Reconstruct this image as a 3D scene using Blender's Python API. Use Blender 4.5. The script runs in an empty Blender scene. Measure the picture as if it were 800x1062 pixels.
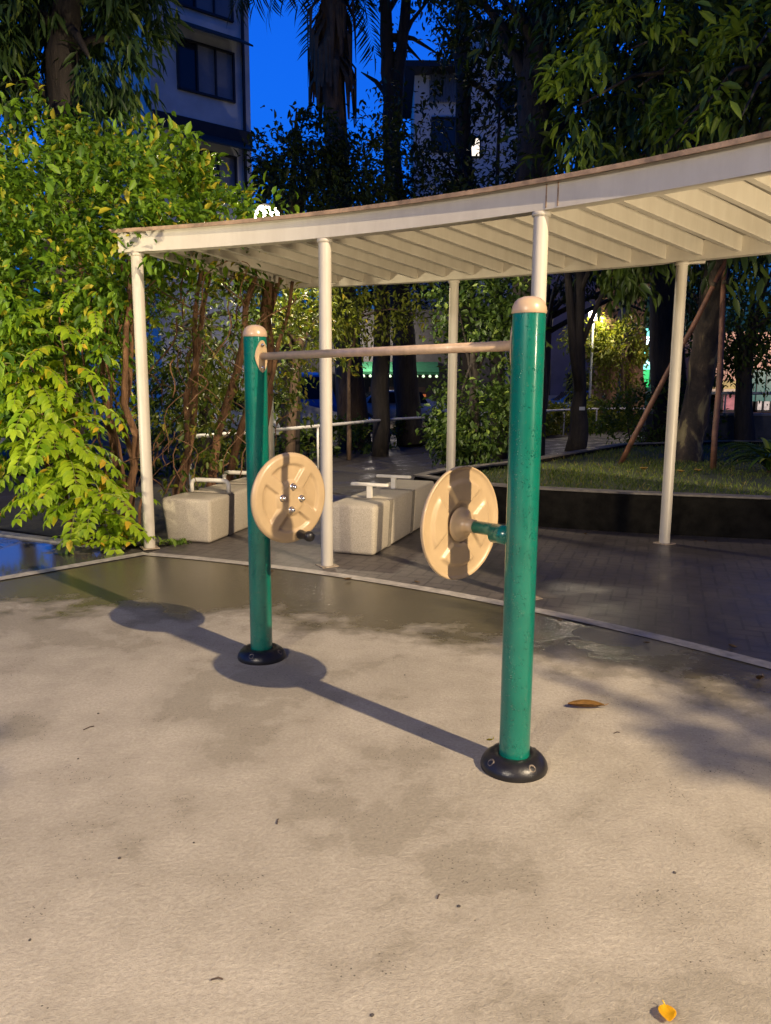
import bpy, bmesh, math, random
import numpy as np
from mathutils import Vector, Matrix
random.seed(7); RNG = np.random.default_rng(11)
S = bpy.context.scene; COL = S.collection
R = math.radians; PI = math.pi

# ------------------------------------------------------------------ camera
CAMH, F, PITCH, ROLL = 1.5, 800.0, R(9.2), R(0.3)
cd = bpy.data.cameras.new('camera'); cam = bpy.data.objects.new('camera', cd); COL.objects.link(cam)
cd.sensor_fit = 'HORIZONTAL'; cd.sensor_width = 36.0; cd.lens = 36.0 * F / 800.0
cd.clip_start = 0.05; cd.clip_end = 3000
cam.matrix_world = Matrix.Translation((0, 0, CAMH)) @ Matrix.Rotation(PI / 2 - PITCH, 4, 'X') @ Matrix.Rotation(ROLL, 4, 'Z')
S.camera = cam
_M = cam.matrix_world.to_3x3()
def ray(x, y): return _M @ Vector(((x - 400) / F, -(y - 531) / F, -1))
def at(x, y, Y):                       # place seen at photo pixel (x, y) standing Y metres in front
    d = ray(x, y); return Vector((d.x / d.y * Y, Y, CAMH + d.z / d.y * Y))
def onz(x, y, z=0.0):
    d = ray(x, y); t = (z - CAMH) / d.z; return Vector((d.x * t, d.y * t, z))

# ------------------------------------------------------------------ materials
def _n(nt, t, **kw):
    n = nt.nodes.new(t)
    for k, v in kw.items(): setattr(n, k, v)
    return n
def rgb(c): return (c[0], c[1], c[2], 1.0)
def math_(nt, op, a, b=None, clamp=False):
    n = _n(nt, 'ShaderNodeMath', operation=op); n.use_clamp = clamp
    for i, v in enumerate((a, b)):
        if v is None: continue
        if isinstance(v, (int, float)): n.inputs[i].default_value = v
        else: nt.links.new(v, n.inputs[i])
    return n.outputs[0]
def noise(nt, vec, scale, detail=4, rough=.55, dist=0.0):
    n = _n(nt, 'ShaderNodeTexNoise'); n.inputs['Scale'].default_value = scale; n.inputs['Detail'].default_value = detail
    n.inputs['Roughness'].default_value = rough; n.inputs['Distortion'].default_value = dist
    if vec is not None: nt.links.new(vec, n.inputs['Vector'])
    return n.outputs['Fac']
def ramp(nt, fac, stops):
    n = _n(nt, 'ShaderNodeValToRGB'); e = n.color_ramp.elements
    while len(e) < len(stops): e.new(.5)
    for el, (p, c) in zip(e, stops):
        el.position = p; el.color = rgb(c) if not isinstance(c, (int, float)) else (c, c, c, 1)
    nt.links.new(fac, n.inputs[0]); return n.outputs[0]
def mixc(nt, fac, a, b, typ='MIX'):
    n = _n(nt, 'ShaderNodeMix', data_type='RGBA', blend_type=typ)
    for i, v in ((0, fac), (6, a), (7, b)):
        if isinstance(v, (int, float)): n.inputs[i].default_value = v
        elif isinstance(v, tuple): n.inputs[i].default_value = rgb(v)
        else: nt.links.new(v, n.inputs[i])
    return n.outputs[2]
def newmat(name):
    m = bpy.data.materials.new(name); m.use_nodes = True; nt = m.node_tree
    b = nt.nodes['Principled BSDF']; return m, nt, b
def objco(nt): return _n(nt, 'ShaderNodeTexCoord').outputs['Object']
def geoco(nt): return _n(nt, 'ShaderNodeNewGeometry').outputs['Position']
def bump(nt, b, h, strength=.3, dist=.01):
    n = _n(nt, 'ShaderNodeBump'); n.inputs['Strength'].default_value = strength; n.inputs['Distance'].default_value = dist
    nt.links.new(h, n.inputs['Height']); nt.links.new(n.outputs[0], b.inputs['Normal'])
_MC = {}
def plain(name, c, rough=.6, var=.25, scale=6, metal=0.0, bmp=0.0, bscale=60, coat=0.0):
    if name in _MC: return _MC[name]
    m, nt, b = newmat(name); v = geoco(nt)
    f = noise(nt, v, scale, 6, .6)
    lo = tuple(x * (1 - var) for x in c); hi = tuple(min(1, x * (1 + var)) for x in c)
    nt.links.new(ramp(nt, f, [(.3, lo), (.7, hi)]), b.inputs['Base Color'])
    nt.links.new(math_(nt, 'MULTIPLY_ADD', f, .25), b.inputs['Roughness'])
    rn = b.inputs['Roughness'].links[0].from_node; rn.inputs[2].default_value = max(.02, rough - .12)
    b.inputs['Metallic'].default_value = metal; b.inputs['Coat Weight'].default_value = coat
    if bmp: bump(nt, b, noise(nt, v, bscale, 5), bmp, .01)
    _MC[name] = m; return m
def emit(name, c, s):
    m, nt, b = newmat(name)
    b.inputs['Base Color'].default_value = rgb((.1, .1, .1)); b.inputs['Emission Color'].default_value = rgb(c); b.inputs['Emission Strength'].default_value = s
    return m
def leafmat(name, lo, hi, old=None, rough=.5, trans=.35, oldfrac=.06):
    m, nt, b = newmat(name)
    a = _n(nt, 'ShaderNodeAttribute', attribute_name='tint')
    stops = [(0, lo), (.85 - oldfrac, hi)]
    if old: stops = [(0, lo), (1 - 2 * oldfrac, hi), (1 - oldfrac, old)]
    c = ramp(nt, a.outputs['Fac'], stops)
    nt.links.new(c, b.inputs['Base Color']); b.inputs['Roughness'].default_value = max(rough, .48); b.inputs['Specular IOR Level'].default_value = .35
    t = _n(nt, 'ShaderNodeBsdfTranslucent'); nt.links.new(mixc(nt, 1.0, c, (1, 1, .55), 'MULTIPLY'), t.inputs[0])
    mx = _n(nt, 'ShaderNodeMixShader'); mx.inputs[0].default_value = trans
    nt.links.new(b.outputs[0], mx.inputs[1]); nt.links.new(t.outputs[0], mx.inputs[2])
    nt.links.new(mx.outputs[0], nt.nodes['Material Output'].inputs[0]); return m

# ------------------------------------------------------------------ object helpers
def origin(o):
    v = Vector((0, 0, 0))
    while o is not None: v += o.location; o = o.parent
    return v
def tag(o, label=None, cat=None, group=None, kind=None):
    for k, v in (('label', label), ('category', cat), ('group', group), ('kind', kind)):
        if v: o[k] = v
    return o
def thing(name, loc, label, cat, group=None):
    o = bpy.data.objects.new(name, None); COL.objects.link(o); o.location = loc; o.empty_display_size = .1
    return tag(o, label, cat, group)
def link(name, me, mat, parent=None, loc=None):
    o = bpy.data.objects.new(name, me); COL.objects.link(o)
    for m in (mat if isinstance(mat, (list, tuple)) else [mat]): me.materials.append(m)
    base = Vector(loc) if loc is not None else (origin(parent) if parent else Vector((0, 0, 0)))
    if base.length > 0: me.transform(Matrix.Translation(-base))
    if parent: o.parent = parent
    elif loc is not None: o.location = loc
    return o
class MB:
    """collects shapes in world coordinates, builds one mesh object"""
    def __init__(s): s.bm = bmesh.new(); s.mi = 0
    def _own(s, faces, smooth=False):
        for f in faces: f.material_index = s.mi; f.smooth = smooth
    def box(s, c, size, rz=0.0, rot=None, bevel=0.0, taper=1.0):
        r = bmesh.ops.create_cube(s.bm, size=1.0); vs = r['verts']
        for v in vs:
            k = taper if v.co.z < 0 else 1.0
            v.co = Vector((v.co.x * size[0] * k, v.co.y * size[1] * k, v.co.z * size[2]))
        if bevel:
            es = list({e for v in vs for e in v.link_edges})
            q = bmesh.ops.bevel(s.bm, geom=es, offset=bevel, segments=3, profile=.5, affect='EDGES')
            vs = list({v for f in q['faces'] for v in f.verts} | {v for v in vs if v.is_valid})
        M = Matrix.Translation(c) @ (rot if rot is not None else Matrix.Rotation(rz, 4, 'Z'))
        bmesh.ops.transform(s.bm, matrix=M, verts=vs)
        s._own({f for v in vs for f in v.link_faces}, bool(bevel)); return s
    def tube(s, pts, rad, seg=10, cap=True, wob=0.0):
        pts = [Vector(p) for p in pts]; n = len(pts)
        rad = [rad] * n if isinstance(rad, (int, float)) else list(rad)
        up = Vector((0, 0, 1)); rings = []
        t0 = (pts[1] - pts[0]).normalized(); a = t0.cross(up)
        if a.length < 1e-3: a = Vector((1, 0, 0))
        a.normalize()
        for i in range(n):
            t = (pts[min(i + 1, n - 1)] - pts[max(i - 1, 0)]).normalized()
            a = (a - t * a.dot(t)).normalized(); b = t.cross(a); ring = []
            for k in range(seg):
                q = 2 * PI * k / seg; rr = rad[i] * (1 + wob * random.uniform(-1, 1))
                ring.append(s.bm.verts.new(pts[i] + (a * math.cos(q) + b * math.sin(q)) * rr))
            rings.append(ring)
        fs = []
        for i in range(n - 1):
            for k in range(seg):
                fs.append(s.bm.faces.new((rings[i][k], rings[i][(k + 1) % seg], rings[i + 1][(k + 1) % seg], rings[i + 1][k])))
        s._own(fs, True)
        if cap:
            s._own([s.bm.faces.new(list(reversed(rings[0]))), s.bm.faces.new(rings[-1])]); 
        return s
    def lathe(s, prof, M=None, seg=40):
        """prof: (radius, height) list turned about z, placed by M"""
        M = M if M is not None else Matrix.Identity(4); rings = []
        for r, z in prof:
            if r < 1e-6: rings.append([s.bm.verts.new(M @ Vector((0, 0, z)))])
            else: rings.append([s.bm.verts.new(M @ Vector((r * math.cos(2 * PI * k / seg), r * math.sin(2 * PI * k / seg), z))) for k in range(seg)])
        fs = []
        for A, B in zip(rings, rings[1:]):
            for k in range(seg):
                q = (k + 1) % seg
                if len(A) == 1: fs.append(s.bm.faces.new((A[0], B[q], B[k])))
                elif len(B) == 1: fs.append(s.bm.faces.new((A[k], A[q], B[0])))
                else: fs.append(s.bm.faces.new((A[k], A[q], B[q], B[k])))
        s._own(fs, True); return s
    def prism(s, poly, z0, z1):
        a = [s.bm.verts.new((p[0], p[1], z0)) for p in poly]; b = [s.bm.verts.new((p[0], p[1], z1)) for p in poly]; n = len(poly)
        fs = [s.bm.faces.new(list(reversed(a))), s.bm.faces.new(b)]
        fs += [s.bm.faces.new((a[i], a[(i + 1) % n], b[(i + 1) % n], b[i])) for i in range(n)]
        s._own(fs); return s
    def sheet(s, poly, z):
        f = s.bm.faces.new([s.bm.verts.new((p[0], p[1], z)) for p in poly])
        f.normal_update()
        if f.normal.z < 0: f.normal_flip()
        s._own([f]); return s
    def quads(s, grid, smooth=False, close=False):
        V = [[s.bm.verts.new(p) for p in row] for row in grid]; fs = []
        for i in range(len(V) - 1):
            m = len(V[i])
            for j in range(m if close else m - 1):
                fs.append(s.bm.faces.new((V[i][j], V[i][(j + 1) % m], V[i + 1][(j + 1) % m], V[i + 1][j])))
        s._own(fs, smooth); return V
    def build(s, name, mat, parent=None, loc=None, recalc=True):
        if recalc: bmesh.ops.recalc_face_normals(s.bm, faces=s.bm.faces)
        me = bpy.data.meshes.new(name); s.bm.to_mesh(me); s.bm.free()
        return link(name, me, mat, parent, loc)
def structure(o): o['kind'] = 'structure'; return o

def unit(a): return a / np.maximum(np.linalg.norm(a, axis=-1, keepdims=True), 1e-9)
def leaf_mesh(name, P, D, N, L, W, fold=.25, tint=None, droop=.15):
    """many leaves, each two folded four-sided blades: P base points, D axis, N up side, L length, W width ratio"""
    n = len(P); D = unit(D); Sd = unit(np.cross(D, N)); N = unit(np.cross(Sd, D)); L = np.broadcast_to(np.asarray(L, float), (n,))[:, None]
    w = L * W
    b = P; t = P + D * L - N * L * droop
    m1 = P + D * L * .33 + N * 0; m2 = P + D * L * .68 - N * L * droop * .35
    up = N * w * fold
    l1 = m1 + Sd * w * .46 + up; l2 = m2 + Sd * w * .38 + up; r1 = m1 - Sd * w * .46 + up; r2 = m2 - Sd * w * .38 + up
    V = np.stack([b, l1, l2, t, r2, r1, m1, m2], 1).reshape(-1, 3)
    base = np.array([0, 6, 1, 0, 1, 6], int)
    quad = np.array([[1, 6, 7, 2], [6, 5, 4, 7]]); tri = np.array([[0, 6, 1], [0, 5, 6], [2, 7, 3], [7, 4, 3]])
    off = (np.arange(n) * 8)[:, None, None]
    q = (quad[None] + off).reshape(-1); tr = (tri[None] + off).reshape(-1)
    me = bpy.data.meshes.new(name); me.vertices.add(len(V)); me.vertices.foreach_set('co', V.astype(np.float32).ravel())
    loops = np.concatenate([q, tr]); nq, ntr = 2 * n, 4 * n
    me.loops.add(len(loops)); me.loops.foreach_set('vertex_index', loops.astype(np.int32))
    me.polygons.add(nq + ntr)
    st = np.concatenate([np.arange(nq) * 4, nq * 4 + np.arange(ntr) * 3]); me.polygons.foreach_set('loop_start', st.astype(np.int32))
    me.update(calc_edges=True); me.validate()
    at_ = me.attributes.new('tint', 'FLOAT', 'POINT')
    tv = RNG.random(n) if tint is None else tint
    at_.data.foreach_set('value', np.repeat(tv, 8).astype(np.float32)); return me
def in_ell(n, c, r, shell=.0):
    d = unit(RNG.normal(size=(n, 3))); k = RNG.random(n) ** (1 / 3.); k = shell + (1 - shell) * k
    return np.asarray(c) + d * k[:, None] * np.asarray(r)
def sprays(centers, out, per, spread, size, W=.42, droop_dir=-.35, jitter=.9, spray_len=.3):
    """leaves set along short twigs starting at the centres and growing along out"""
    m = len(centers); out = unit(out + RNG.normal(size=(m, 3)) * .45)
    k = RNG.random((m, per)); P = centers[:, None] + out[:, None] * (k * spray_len)[..., None] + RNG.normal(size=(m, per, 3)) * spread
    side = unit(RNG.normal(size=(m, per, 3))); D = out[:, None] * .7 + side * jitter; D[..., 2] += droop_dir
    N = RNG.normal(size=(m, per, 3)) * .45; N[..., 2] += 1
    P = P.reshape(-1, 3); D = D.reshape(-1, 3); N = N.reshape(-1, 3)
    L = size * RNG.uniform(.4, 1.35, len(P)); return P, D, N, L, W
def crown(ells, clumps, per, size, W=.42, spread=.08, spray_len=.35, droop_dir=-.35, shell=.45, lump=.28):
    """ells: (centre, radii). Clump centres are lumped so gaps stay open."""
    vol = np.array([e[1][0] * e[1][1] * e[1][2] for e in ells]) ** .7; nn = (clumps * vol / vol.sum()).astype(int) + 1
    C, O = [], []
    for (c, r), k in zip(ells, nn):
        hubs = in_ell(max(3, k // 9), c, r, shell); idx = RNG.integers(0, len(hubs), k)
        p = hubs[idx] + RNG.normal(size=(k, 3)) * np.asarray(r) * lump * .6
        C.append(p); O.append(unit((p - np.asarray(c)) / np.asarray(r)) + np.array([0, 0, .1]))
    return sprays(np.concatenate(C), np.concatenate(O), per, spread, size, W, droop_dir, .9, spray_len)
def jitter_line(a, b, n, amp):
    a, b = Vector(a), Vector(b); L = (b - a).length
    return [a.lerp(b, i / (n - 1)) + (Vector((random.uniform(-1, 1), random.uniform(-1, 1), random.uniform(-.3, .3))) * amp * L if 0 < i < n - 1 else Vector()) for i in range(n)]

# ------------------------------------------------------------------ material library
def concrete_mat():
    m, nt, b = newmat('damp_concrete'); p = geoco(nt)
    big = noise(nt, p, .55, 5, .6, .6); mid = noise(nt, p, 2.6, 6, .65); fine = noise(nt, p, 70, 4, .7); grit = noise(nt, p, 240, 3, .7)
    # damp patches gather towards the curved edge strip (distance from the centre of the arc)
    sep = _n(nt, 'ShaderNodeSeparateXYZ'); nt.links.new(p, sep.inputs[0])
    dx = math_(nt, 'ADD', sep.outputs[0], 4.93); dy = math_(nt, 'ADD', sep.outputs[1], 2.16)
    rr = math_(nt, 'SQRT', math_(nt, 'ADD', math_(nt, 'MULTIPLY', dx, dx), math_(nt, 'MULTIPLY', dy, dy)))
    lim = math_(nt, 'ADD', math_(nt, 'MULTIPLY', math_(nt, 'ADD', sep.outputs[0], 1.5), .27), 7.75)
    edge = math_(nt, 'MULTIPLY', math_(nt, 'ADD', math_(nt, 'SUBTRACT', rr, lim), math_(nt, 'MULTIPLY', math_(nt, 'SUBTRACT', mid, .5), 1.3)), .75)
    side = _n(nt, 'ShaderNodeMapRange'); side.interpolation_type = 'SMOOTHSTEP'      # the low, puddled end lies to the left
    for i_, v_ in ((1, -.2), (2, 1.6), (3, .60), (4, .30)): side.inputs[i_].default_value = v_
    nt.links.new(sep.outputs[0], side.inputs[0])
    edge = math_(nt, 'MINIMUM', math_(nt, 'MAXIMUM', edge, 0.0), side.outputs[0])
    wetv = math_(nt, 'ADD', math_(nt, 'ADD', math_(nt, 'MULTIPLY', big, .85), math_(nt, 'MULTIPLY', mid, .36)), edge)
    wet = ramp(nt, wetv, [(.52, 0.0), (.64, .22), (.662, .40), (.70, .38), (.92, 1.0)])
    st = _n(nt, 'ShaderNodeMapping'); st.inputs['Rotation'].default_value = (0, 0, R(35)); st.inputs['Scale'].default_value = (1, 1.5, 1); nt.links.new(p, st.inputs['Vector'])
    trowel = noise(nt, st.outputs[0], 28, 5, .7, .6); vor = _n(nt, 'ShaderNodeTexVoronoi'); vor.inputs['Scale'].default_value = 60; nt.links.new(p, vor.inputs['Vector'])
    dry = mixc(nt, ramp(nt, fine, [(.3, 0.0), (.7, 1.0)]), (.355, .31, .235), (.52, .46, .36))
    dry = mixc(nt, ramp(nt, mid, [(.35, 0.0), (.7, .55)]), dry, (.33, .285, .215))
    dry = mixc(nt, ramp(nt, trowel, [(.52, 0.0), (.72, .35)]), dry, (.27, .23, .175))
    dry = mixc(nt, ramp(nt, grit, [(.60, 0.0), (.70, .6)]), dry, (.19, .16, .12))
    dry = mixc(nt, math_(nt, 'MULTIPLY', math_(nt, 'LESS_THAN', vor.outputs['Distance'], .16), math_(nt, 'GREATER_THAN', mid, .56)), dry, (.10, .085, .065))
    damp = mixc(nt, fine, (.095, .080, .046), (.165, .14, .085))
    nt.links.new(mixc(nt, wet, dry, damp), b.inputs['Base Color'])
    pool = ramp(nt, wetv, [(.74, 0.0), (.95, 1.0)])
    nt.links.new(math_(nt, 'SUBTRACT', .80, math_(nt, 'MULTIPLY', pool, .71)), b.inputs['Roughness'])
    b.inputs['Specular IOR Level'].default_value = .5
    h = math_(nt, 'ADD', math_(nt, 'ADD', math_(nt, 'MULTIPLY', fine, .7), math_(nt, 'MULTIPLY', grit, .5)), math_(nt, 'MULTIPLY', trowel, .55))
    h = math_(nt, 'MULTIPLY', h, math_(nt, 'SUBTRACT', 1.0, math_(nt, 'MULTIPLY', pool, .75)))
    bump(nt, b, h, .8, .008); return m
def herringbone_mat():
    m, nt, b = newmat('herringbone_brick'); p = geoco(nt)
    mp = _n(nt, 'ShaderNodeMapping'); mp.inputs['Rotation'].default_value = (0, 0, R(20)); mp.inputs['Scale'].default_value = (9.5, 9.5, 1)
    nt.links.new(p, mp.inputs['Vector']); sp = _n(nt, 'ShaderNodeSeparateXYZ'); nt.links.new(mp.outputs[0], sp.inputs[0])
    x, y = sp.outputs[0], sp.outputs[1]; i = math_(nt, 'FLOOR', x); j = math_(nt, 'FLOOR', y)
    fx = math_(nt, 'SUBTRACT', x, i); fy = math_(nt, 'SUBTRACT', y, j)
    mm = math_(nt, 'FLOORED_MODULO', math_(nt, 'SUBTRACT', i, j), 4.0)
    def isn(k): return math_(nt, 'LESS_THAN', math_(nt, 'ABSOLUTE', math_(nt, 'SUBTRACT', mm, float(k))), .5)
    g = .075
    def near(v, hi): return math_(nt, 'GREATER_THAN', v, 1 - g) if hi else math_(nt, 'LESS_THAN', v, g)
    def edge(cond_not, v, hi): return math_(nt, 'MULTIPLY', math_(nt, 'SUBTRACT', 1.0, isn(cond_not)), near(v, hi))
    e = edge(1, fx, False)
    for o in (edge(0, fx, True), edge(2, fy, False), edge(3, fy, True)): e = math_(nt, 'MAXIMUM', e, o)
    big = noise(nt, p, .9, 5, .6); fine = noise(nt, p, 60, 4)
    c = mixc(nt, fine, (.085, .072, .062), (.16, .135, .115)); c = mixc(nt, ramp(nt, big, [(.35, 0.0), (.7, .7)]), c, (.065, .058, .055))
    nt.links.new(mixc(nt, e, c, (.070, .061, .053)), b.inputs['Base Color'])
    nt.links.new(ramp(nt, big, [(.35, .6), (.62, .30)]), b.inputs['Roughness'])
    bump(nt, b, math_(nt, 'SUBTRACT', math_(nt, 'MULTIPLY', fine, .4), e), .6, .006); return m
def asphalt_mat():
    m, nt, b = newmat('wet_asphalt'); p = geoco(nt)
    big = noise(nt, p, .7, 5, .6, .5); fine = noise(nt, p, 45, 5, .7)
    nt.links.new(mixc(nt, fine, (.045, .040, .036), (.10, .088, .076)), b.inputs['Base Color'])
    nt.links.new(ramp(nt, big, [(.42, .85), (.66, .45)]), b.inputs['Roughness']); b.inputs['Specular IOR Level'].default_value = .06; bump(nt, b, fine, .7, .012); return m
def puddle_mat():
    m, nt, b = newmat('puddled_walkway'); p = geoco(nt)
    big = noise(nt, p, 1.3, 4, .55, .4); fine = noise(nt, p, 55, 4)
    w = ramp(nt, big, [(.28, 0.0), (.44, 1.0)])
    nt.links.new(mixc(nt, w, mixc(nt, fine, (.16, .14, .12), (.26, .23, .19)), (.085, .08, .075)), b.inputs['Base Color'])
    nt.links.new(math_(nt, 'SUBTRACT', .62, math_(nt, 'MULTIPLY', w, .54)), b.inputs['Roughness'])
    bump(nt, b, math_(nt, 'MULTIPLY', fine, math_(nt, 'SUBTRACT', 1.15, w)), .35, .008); return m
def green_paint():
    m, nt, b = newmat('wet_green_paint'); p = geoco(nt)
    v = _n(nt, 'ShaderNodeTexVoronoi'); v.inputs['Scale'].default_value = 115; nt.links.new(p, v.inputs['Vector'])
    dirt = noise(nt, p, 30, 6, .7)
    sel = math_(nt, 'GREATER_THAN', noise(nt, p, 26, 3), .50)
    drop = math_(nt, 'MULTIPLY', math_(nt, 'LESS_THAN', v.outputs['Distance'], .33), sel)
    c = mixc(nt, ramp(nt, noise(nt, p, 5, 5), [(.3, 0.0), (.75, 1.0)]), (.0, .125, .082), (.002, .175, .115))
    c = mixc(nt, ramp(nt, dirt, [(.60, 0.0), (.70, .55)]), c, (.10, .17, .11))
    nt.links.new(c, b.inputs['Base Color'])
    b.inputs['Roughness'].default_value = .32; b.inputs['Coat Weight'].default_value = .6; b.inputs['Coat Roughness'].default_value = .12
    h = math_(nt, 'MULTIPLY', drop, math_(nt, 'SUBTRACT', .4, v.outputs['Distance'])); bump(nt, b, h, 1.0, .012); return m
def white_paint():
    m, nt, b = newmat('aged_white_paint'); p = geoco(nt)
    st = _n(nt, 'ShaderNodeMapping'); st.inputs['Scale'].default_value = (3, 3, .8); nt.links.new(p, st.inputs['Vector'])
    f = noise(nt, st.outputs[0], 2.4, 6, .65); g = noise(nt, p, 12, 6, .7)
    c = mixc(nt, ramp(nt, f, [(.35, 0.0), (.72, .55)]), (.54, .495, .41), (.40, .35, .275))
    c = mixc(nt, ramp(nt, g, [(.69, 0.0), (.76, .45)]), c, (.36, .22, .10))
    nt.links.new(c, b.inputs['Base Color']); b.inputs['Roughness'].default_value = .42
    bump(nt, b, g, .12, .004); return m
def stone_mat():
    m, nt, b = newmat('cast_granite'); p = geoco(nt)
    f = noise(nt, p, 130, 4, .75); g = noise(nt, p, 5, 5)
    c = ramp(nt, f, [(.32, (.26, .22, .165)), (.5, (.44, .385, .295)), (.68, (.60, .535, .42))])
    c = mixc(nt, ramp(nt, g, [(.45, 0.0), (.8, .45)]), c, (.36, .32, .25))
    nt.links.new(c, b.inputs['Base Color']); b.inputs['Roughness'].default_value = .75; bump(nt, b, f, .6, .004); return m
def bark_mat(name, a, c2, sx=14, sz=2.5):
    m, nt, b = newmat(name); p = geoco(nt)
    mp = _n(nt, 'ShaderNodeMapping'); mp.inputs['Scale'].default_value = (sx, sx, sz); nt.links.new(p, mp.inputs['Vector'])
    f = noise(nt, mp.outputs[0], 1.0, 7, .7, .8)
    nt.links.new(ramp(nt, f, [(.3, a), (.68, c2)]), b.inputs['Base Color']); b.inputs['Roughness'].default_value = .85
    bump(nt, b, f, .9, .03); return m
def mottled_bark():
    m, nt, b = newmat('mottled_peeling_bark'); p = geoco(nt)
    mp = _n(nt, 'ShaderNodeMapping'); mp.inputs['Scale'].default_value = (3.2, 3.2, 1.3); nt.links.new(p, mp.inputs['Vector'])
    f = noise(nt, mp.outputs[0], 1.4, 5, .55, .5); g = noise(nt, p, 22, 6, .7)
    c = ramp(nt, f, [(.46, (.04, .03, .022)), (.55, (.085, .06, .04)), (.60, (.25, .20, .09)), (.75, (.34, .28, .14))])
    nt.links.new(mixc(nt, ramp(nt, g, [(.5, 0.0), (.75, .5)]), c, (.12, .085, .05)), b.inputs['Base Color'])
    b.inputs['Roughness'].default_value = .8; bump(nt, b, g, .6, .02); return m
M_CONC = concrete_mat(); M_BRICK = herringbone_mat(); M_ASPH = asphalt_mat(); M_PUD = puddle_mat()
M_GREEN = green_paint(); M_WHITE = white_paint(); M_STONE = stone_mat()
M_STRIP = plain('pale_kerb_concrete', (.40, .36, .30), .6, .35, 14, bmp=.3)
M_TAN = plain('tan_plastic', (.475, .34, .185), .36, .07, 9, coat=.3, bmp=.06, bscale=90)
M_CAP = plain('tan_cap_plastic', (.50, .35, .21), .33, .1, 9, coat=.3)
M_BAR = plain('worn_tan_bar_paint', (.47, .33, .21), .38, .18, 25, coat=.3, bmp=.1)
M_BLACK = plain('black_rubber', (.012, .011, .011), .36, .3, 12, bmp=.12)
M_STEEL = plain('bright_steel', (.62, .60, .56), .22, .1, 20, metal=1.0)
M_PIPE = plain('cream_pipe_paint', (.74, .70, .60), .4, .12, 12)
M_RAIL = plain('pale_rail_paint', (.78, .76, .72), .45, .15, 9)
M_RUST = plain('rusty_sheet_edge', (.27, .18, .115), .7, .45, 9, bmp=.3)
M_KERBD = plain('shade_dark_kerb_stone', (.011, .010, .008), .9, .6, 7, bmp=.5, bscale=25)  # near-black base colour carries the shade on the kerb face
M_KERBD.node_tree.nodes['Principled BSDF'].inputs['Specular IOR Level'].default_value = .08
M_SOIL = plain('damp_soil', (.055, .05, .03), .9, .5, 5, bmp=.8, bscale=18)
def path_mat():
    m, nt, b = newmat('damp_path_paving'); p = geoco(nt); big = noise(nt, p, 2.2, 5, .65, .5); fine = noise(nt, p, 26, 5, .7)
    nt.links.new(mixc(nt, fine, (.035, .032, .028), (.085, .076, .066)), b.inputs['Base Color'])
    nt.links.new(ramp(nt, big, [(.48, .85), (.60, .42), (.68, .22)]), b.inputs['Roughness']); bump(nt, b, fine, 1.0, .03); return m
M_PATH = path_mat()
M_SEAM = plain('rusty_seam', (.24, .16, .10), .8, .5, 40)
M_JOINT = plain('damp_dark_joint_stone', (.20, .175, .135), .8, .25, 20, bmp=.4)
M_BARK = bark_mat('brown_bark', (.055, .035, .022), (.17, .11, .07))
M_BARKD = bark_mat('dark_bark', (.018, .015, .012), (.055, .043, .034))
M_BARKR = bark_mat('red_brown_bark', (.09, .05, .03), (.26, .155, .09))
M_STEM = bark_mat('vine_stem_bark', (.075, .038, .018), (.24, .12, .055), 30, 5)
M_EUC = mottled_bark()
M_POLE = plain('weathered_brown_pole', (.17, .075, .04), .55, .55, 8, bmp=.3)

# ------------------------------------------------------------------ plan of the place
AC = Vector((-4.93, -2.16, 0))           # centre of the curved walk
def pol(r, a, z=0.0): return Vector((AC.x + r * math.cos(R(a)), AC.y + r * math.sin(R(a)), z))
LAMP = Vector((8.27, -4.50, 9.1))        # lamp that throws the shadows

# ground, one sheet to the horizon
g = MB(); n = 1; g.sheet([(-900, -900), (900, -900), (900, 900), (-900, 900)], -.006); structure(g.build('ground', M_ASPH))
EDGE0, EDGE1 = Vector((-2.12, 6.80, 0)), Vector((-6.2, 2.15, 0))
pl = [pol(9.33, a)[:2] for a in np.linspace(-30, 72.6, 60)] + [EDGE1[:2], (-14, 2), (-14, -14), (12, -14)]
structure(MB().sheet(pl, 0.0).build('plaza_floor', M_CONC))
an = np.linspace(-20, 72.8, 70)
st = MB(); st.quads([[pol(9.33, a, .005) for a in an], [pol(9.44, a, .005) for a in an]]); structure(st.build('edge_strip', M_STRIP))
pv = MB(); pv.quads([[pol(9.44, a, .004) for a in an], [pol(13.6, a, .004) for a in an]]); structure(pv.build('brick_paving', M_BRICK))
# walkway to the left, with its two pale strips
d = (EDGE1 - EDGE0).normalized(); nrm = Vector((-d.y, d.x, 0)); nrm = nrm if nrm.x < 0 else -nrm
W0, W1 = Vector((-2.50, 6.92, 0)), Vector((-9.5, 10.3, 0))
structure(MB().sheet([(EDGE0 + nrm * .05)[:2], (EDGE1 + nrm * .05)[:2], (-9, 2.15), W1[:2], W0[:2]], .002).build('left_walkway', M_PUD))
structure(MB().sheet([(EDGE0)[:2], EDGE1[:2], (EDGE1 + nrm * .12)[:2], (EDGE0 + nrm * .12)[:2]], .006).build('edge_strip', M_STRIP))
dd = (W1 - W0).normalized(); nn_ = Vector((-dd.y, dd.x, 0)); nn_ = nn_ if nn_.y > 0 else -nn_
kb = MB(); kb.prism([p[:2] for p in (W0 + nn_ * .03, W1 + nn_ * .03, W1 + nn_ * .15, W0 + nn_ * .15)], -.006, .02); structure(kb.build('edge_kerb', M_STRIP))
# soil bed under the vine
sb = MB(); sb.sheet([(-2.5, 7.1), (-4.6, 8.3), (-4.2, 11.5), (-1.2, 11.2), (-1.35, 9.6), pol(9.75, 73)[:2]], .010); structure(sb.build('soil_bed', M_SOIL))

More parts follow.
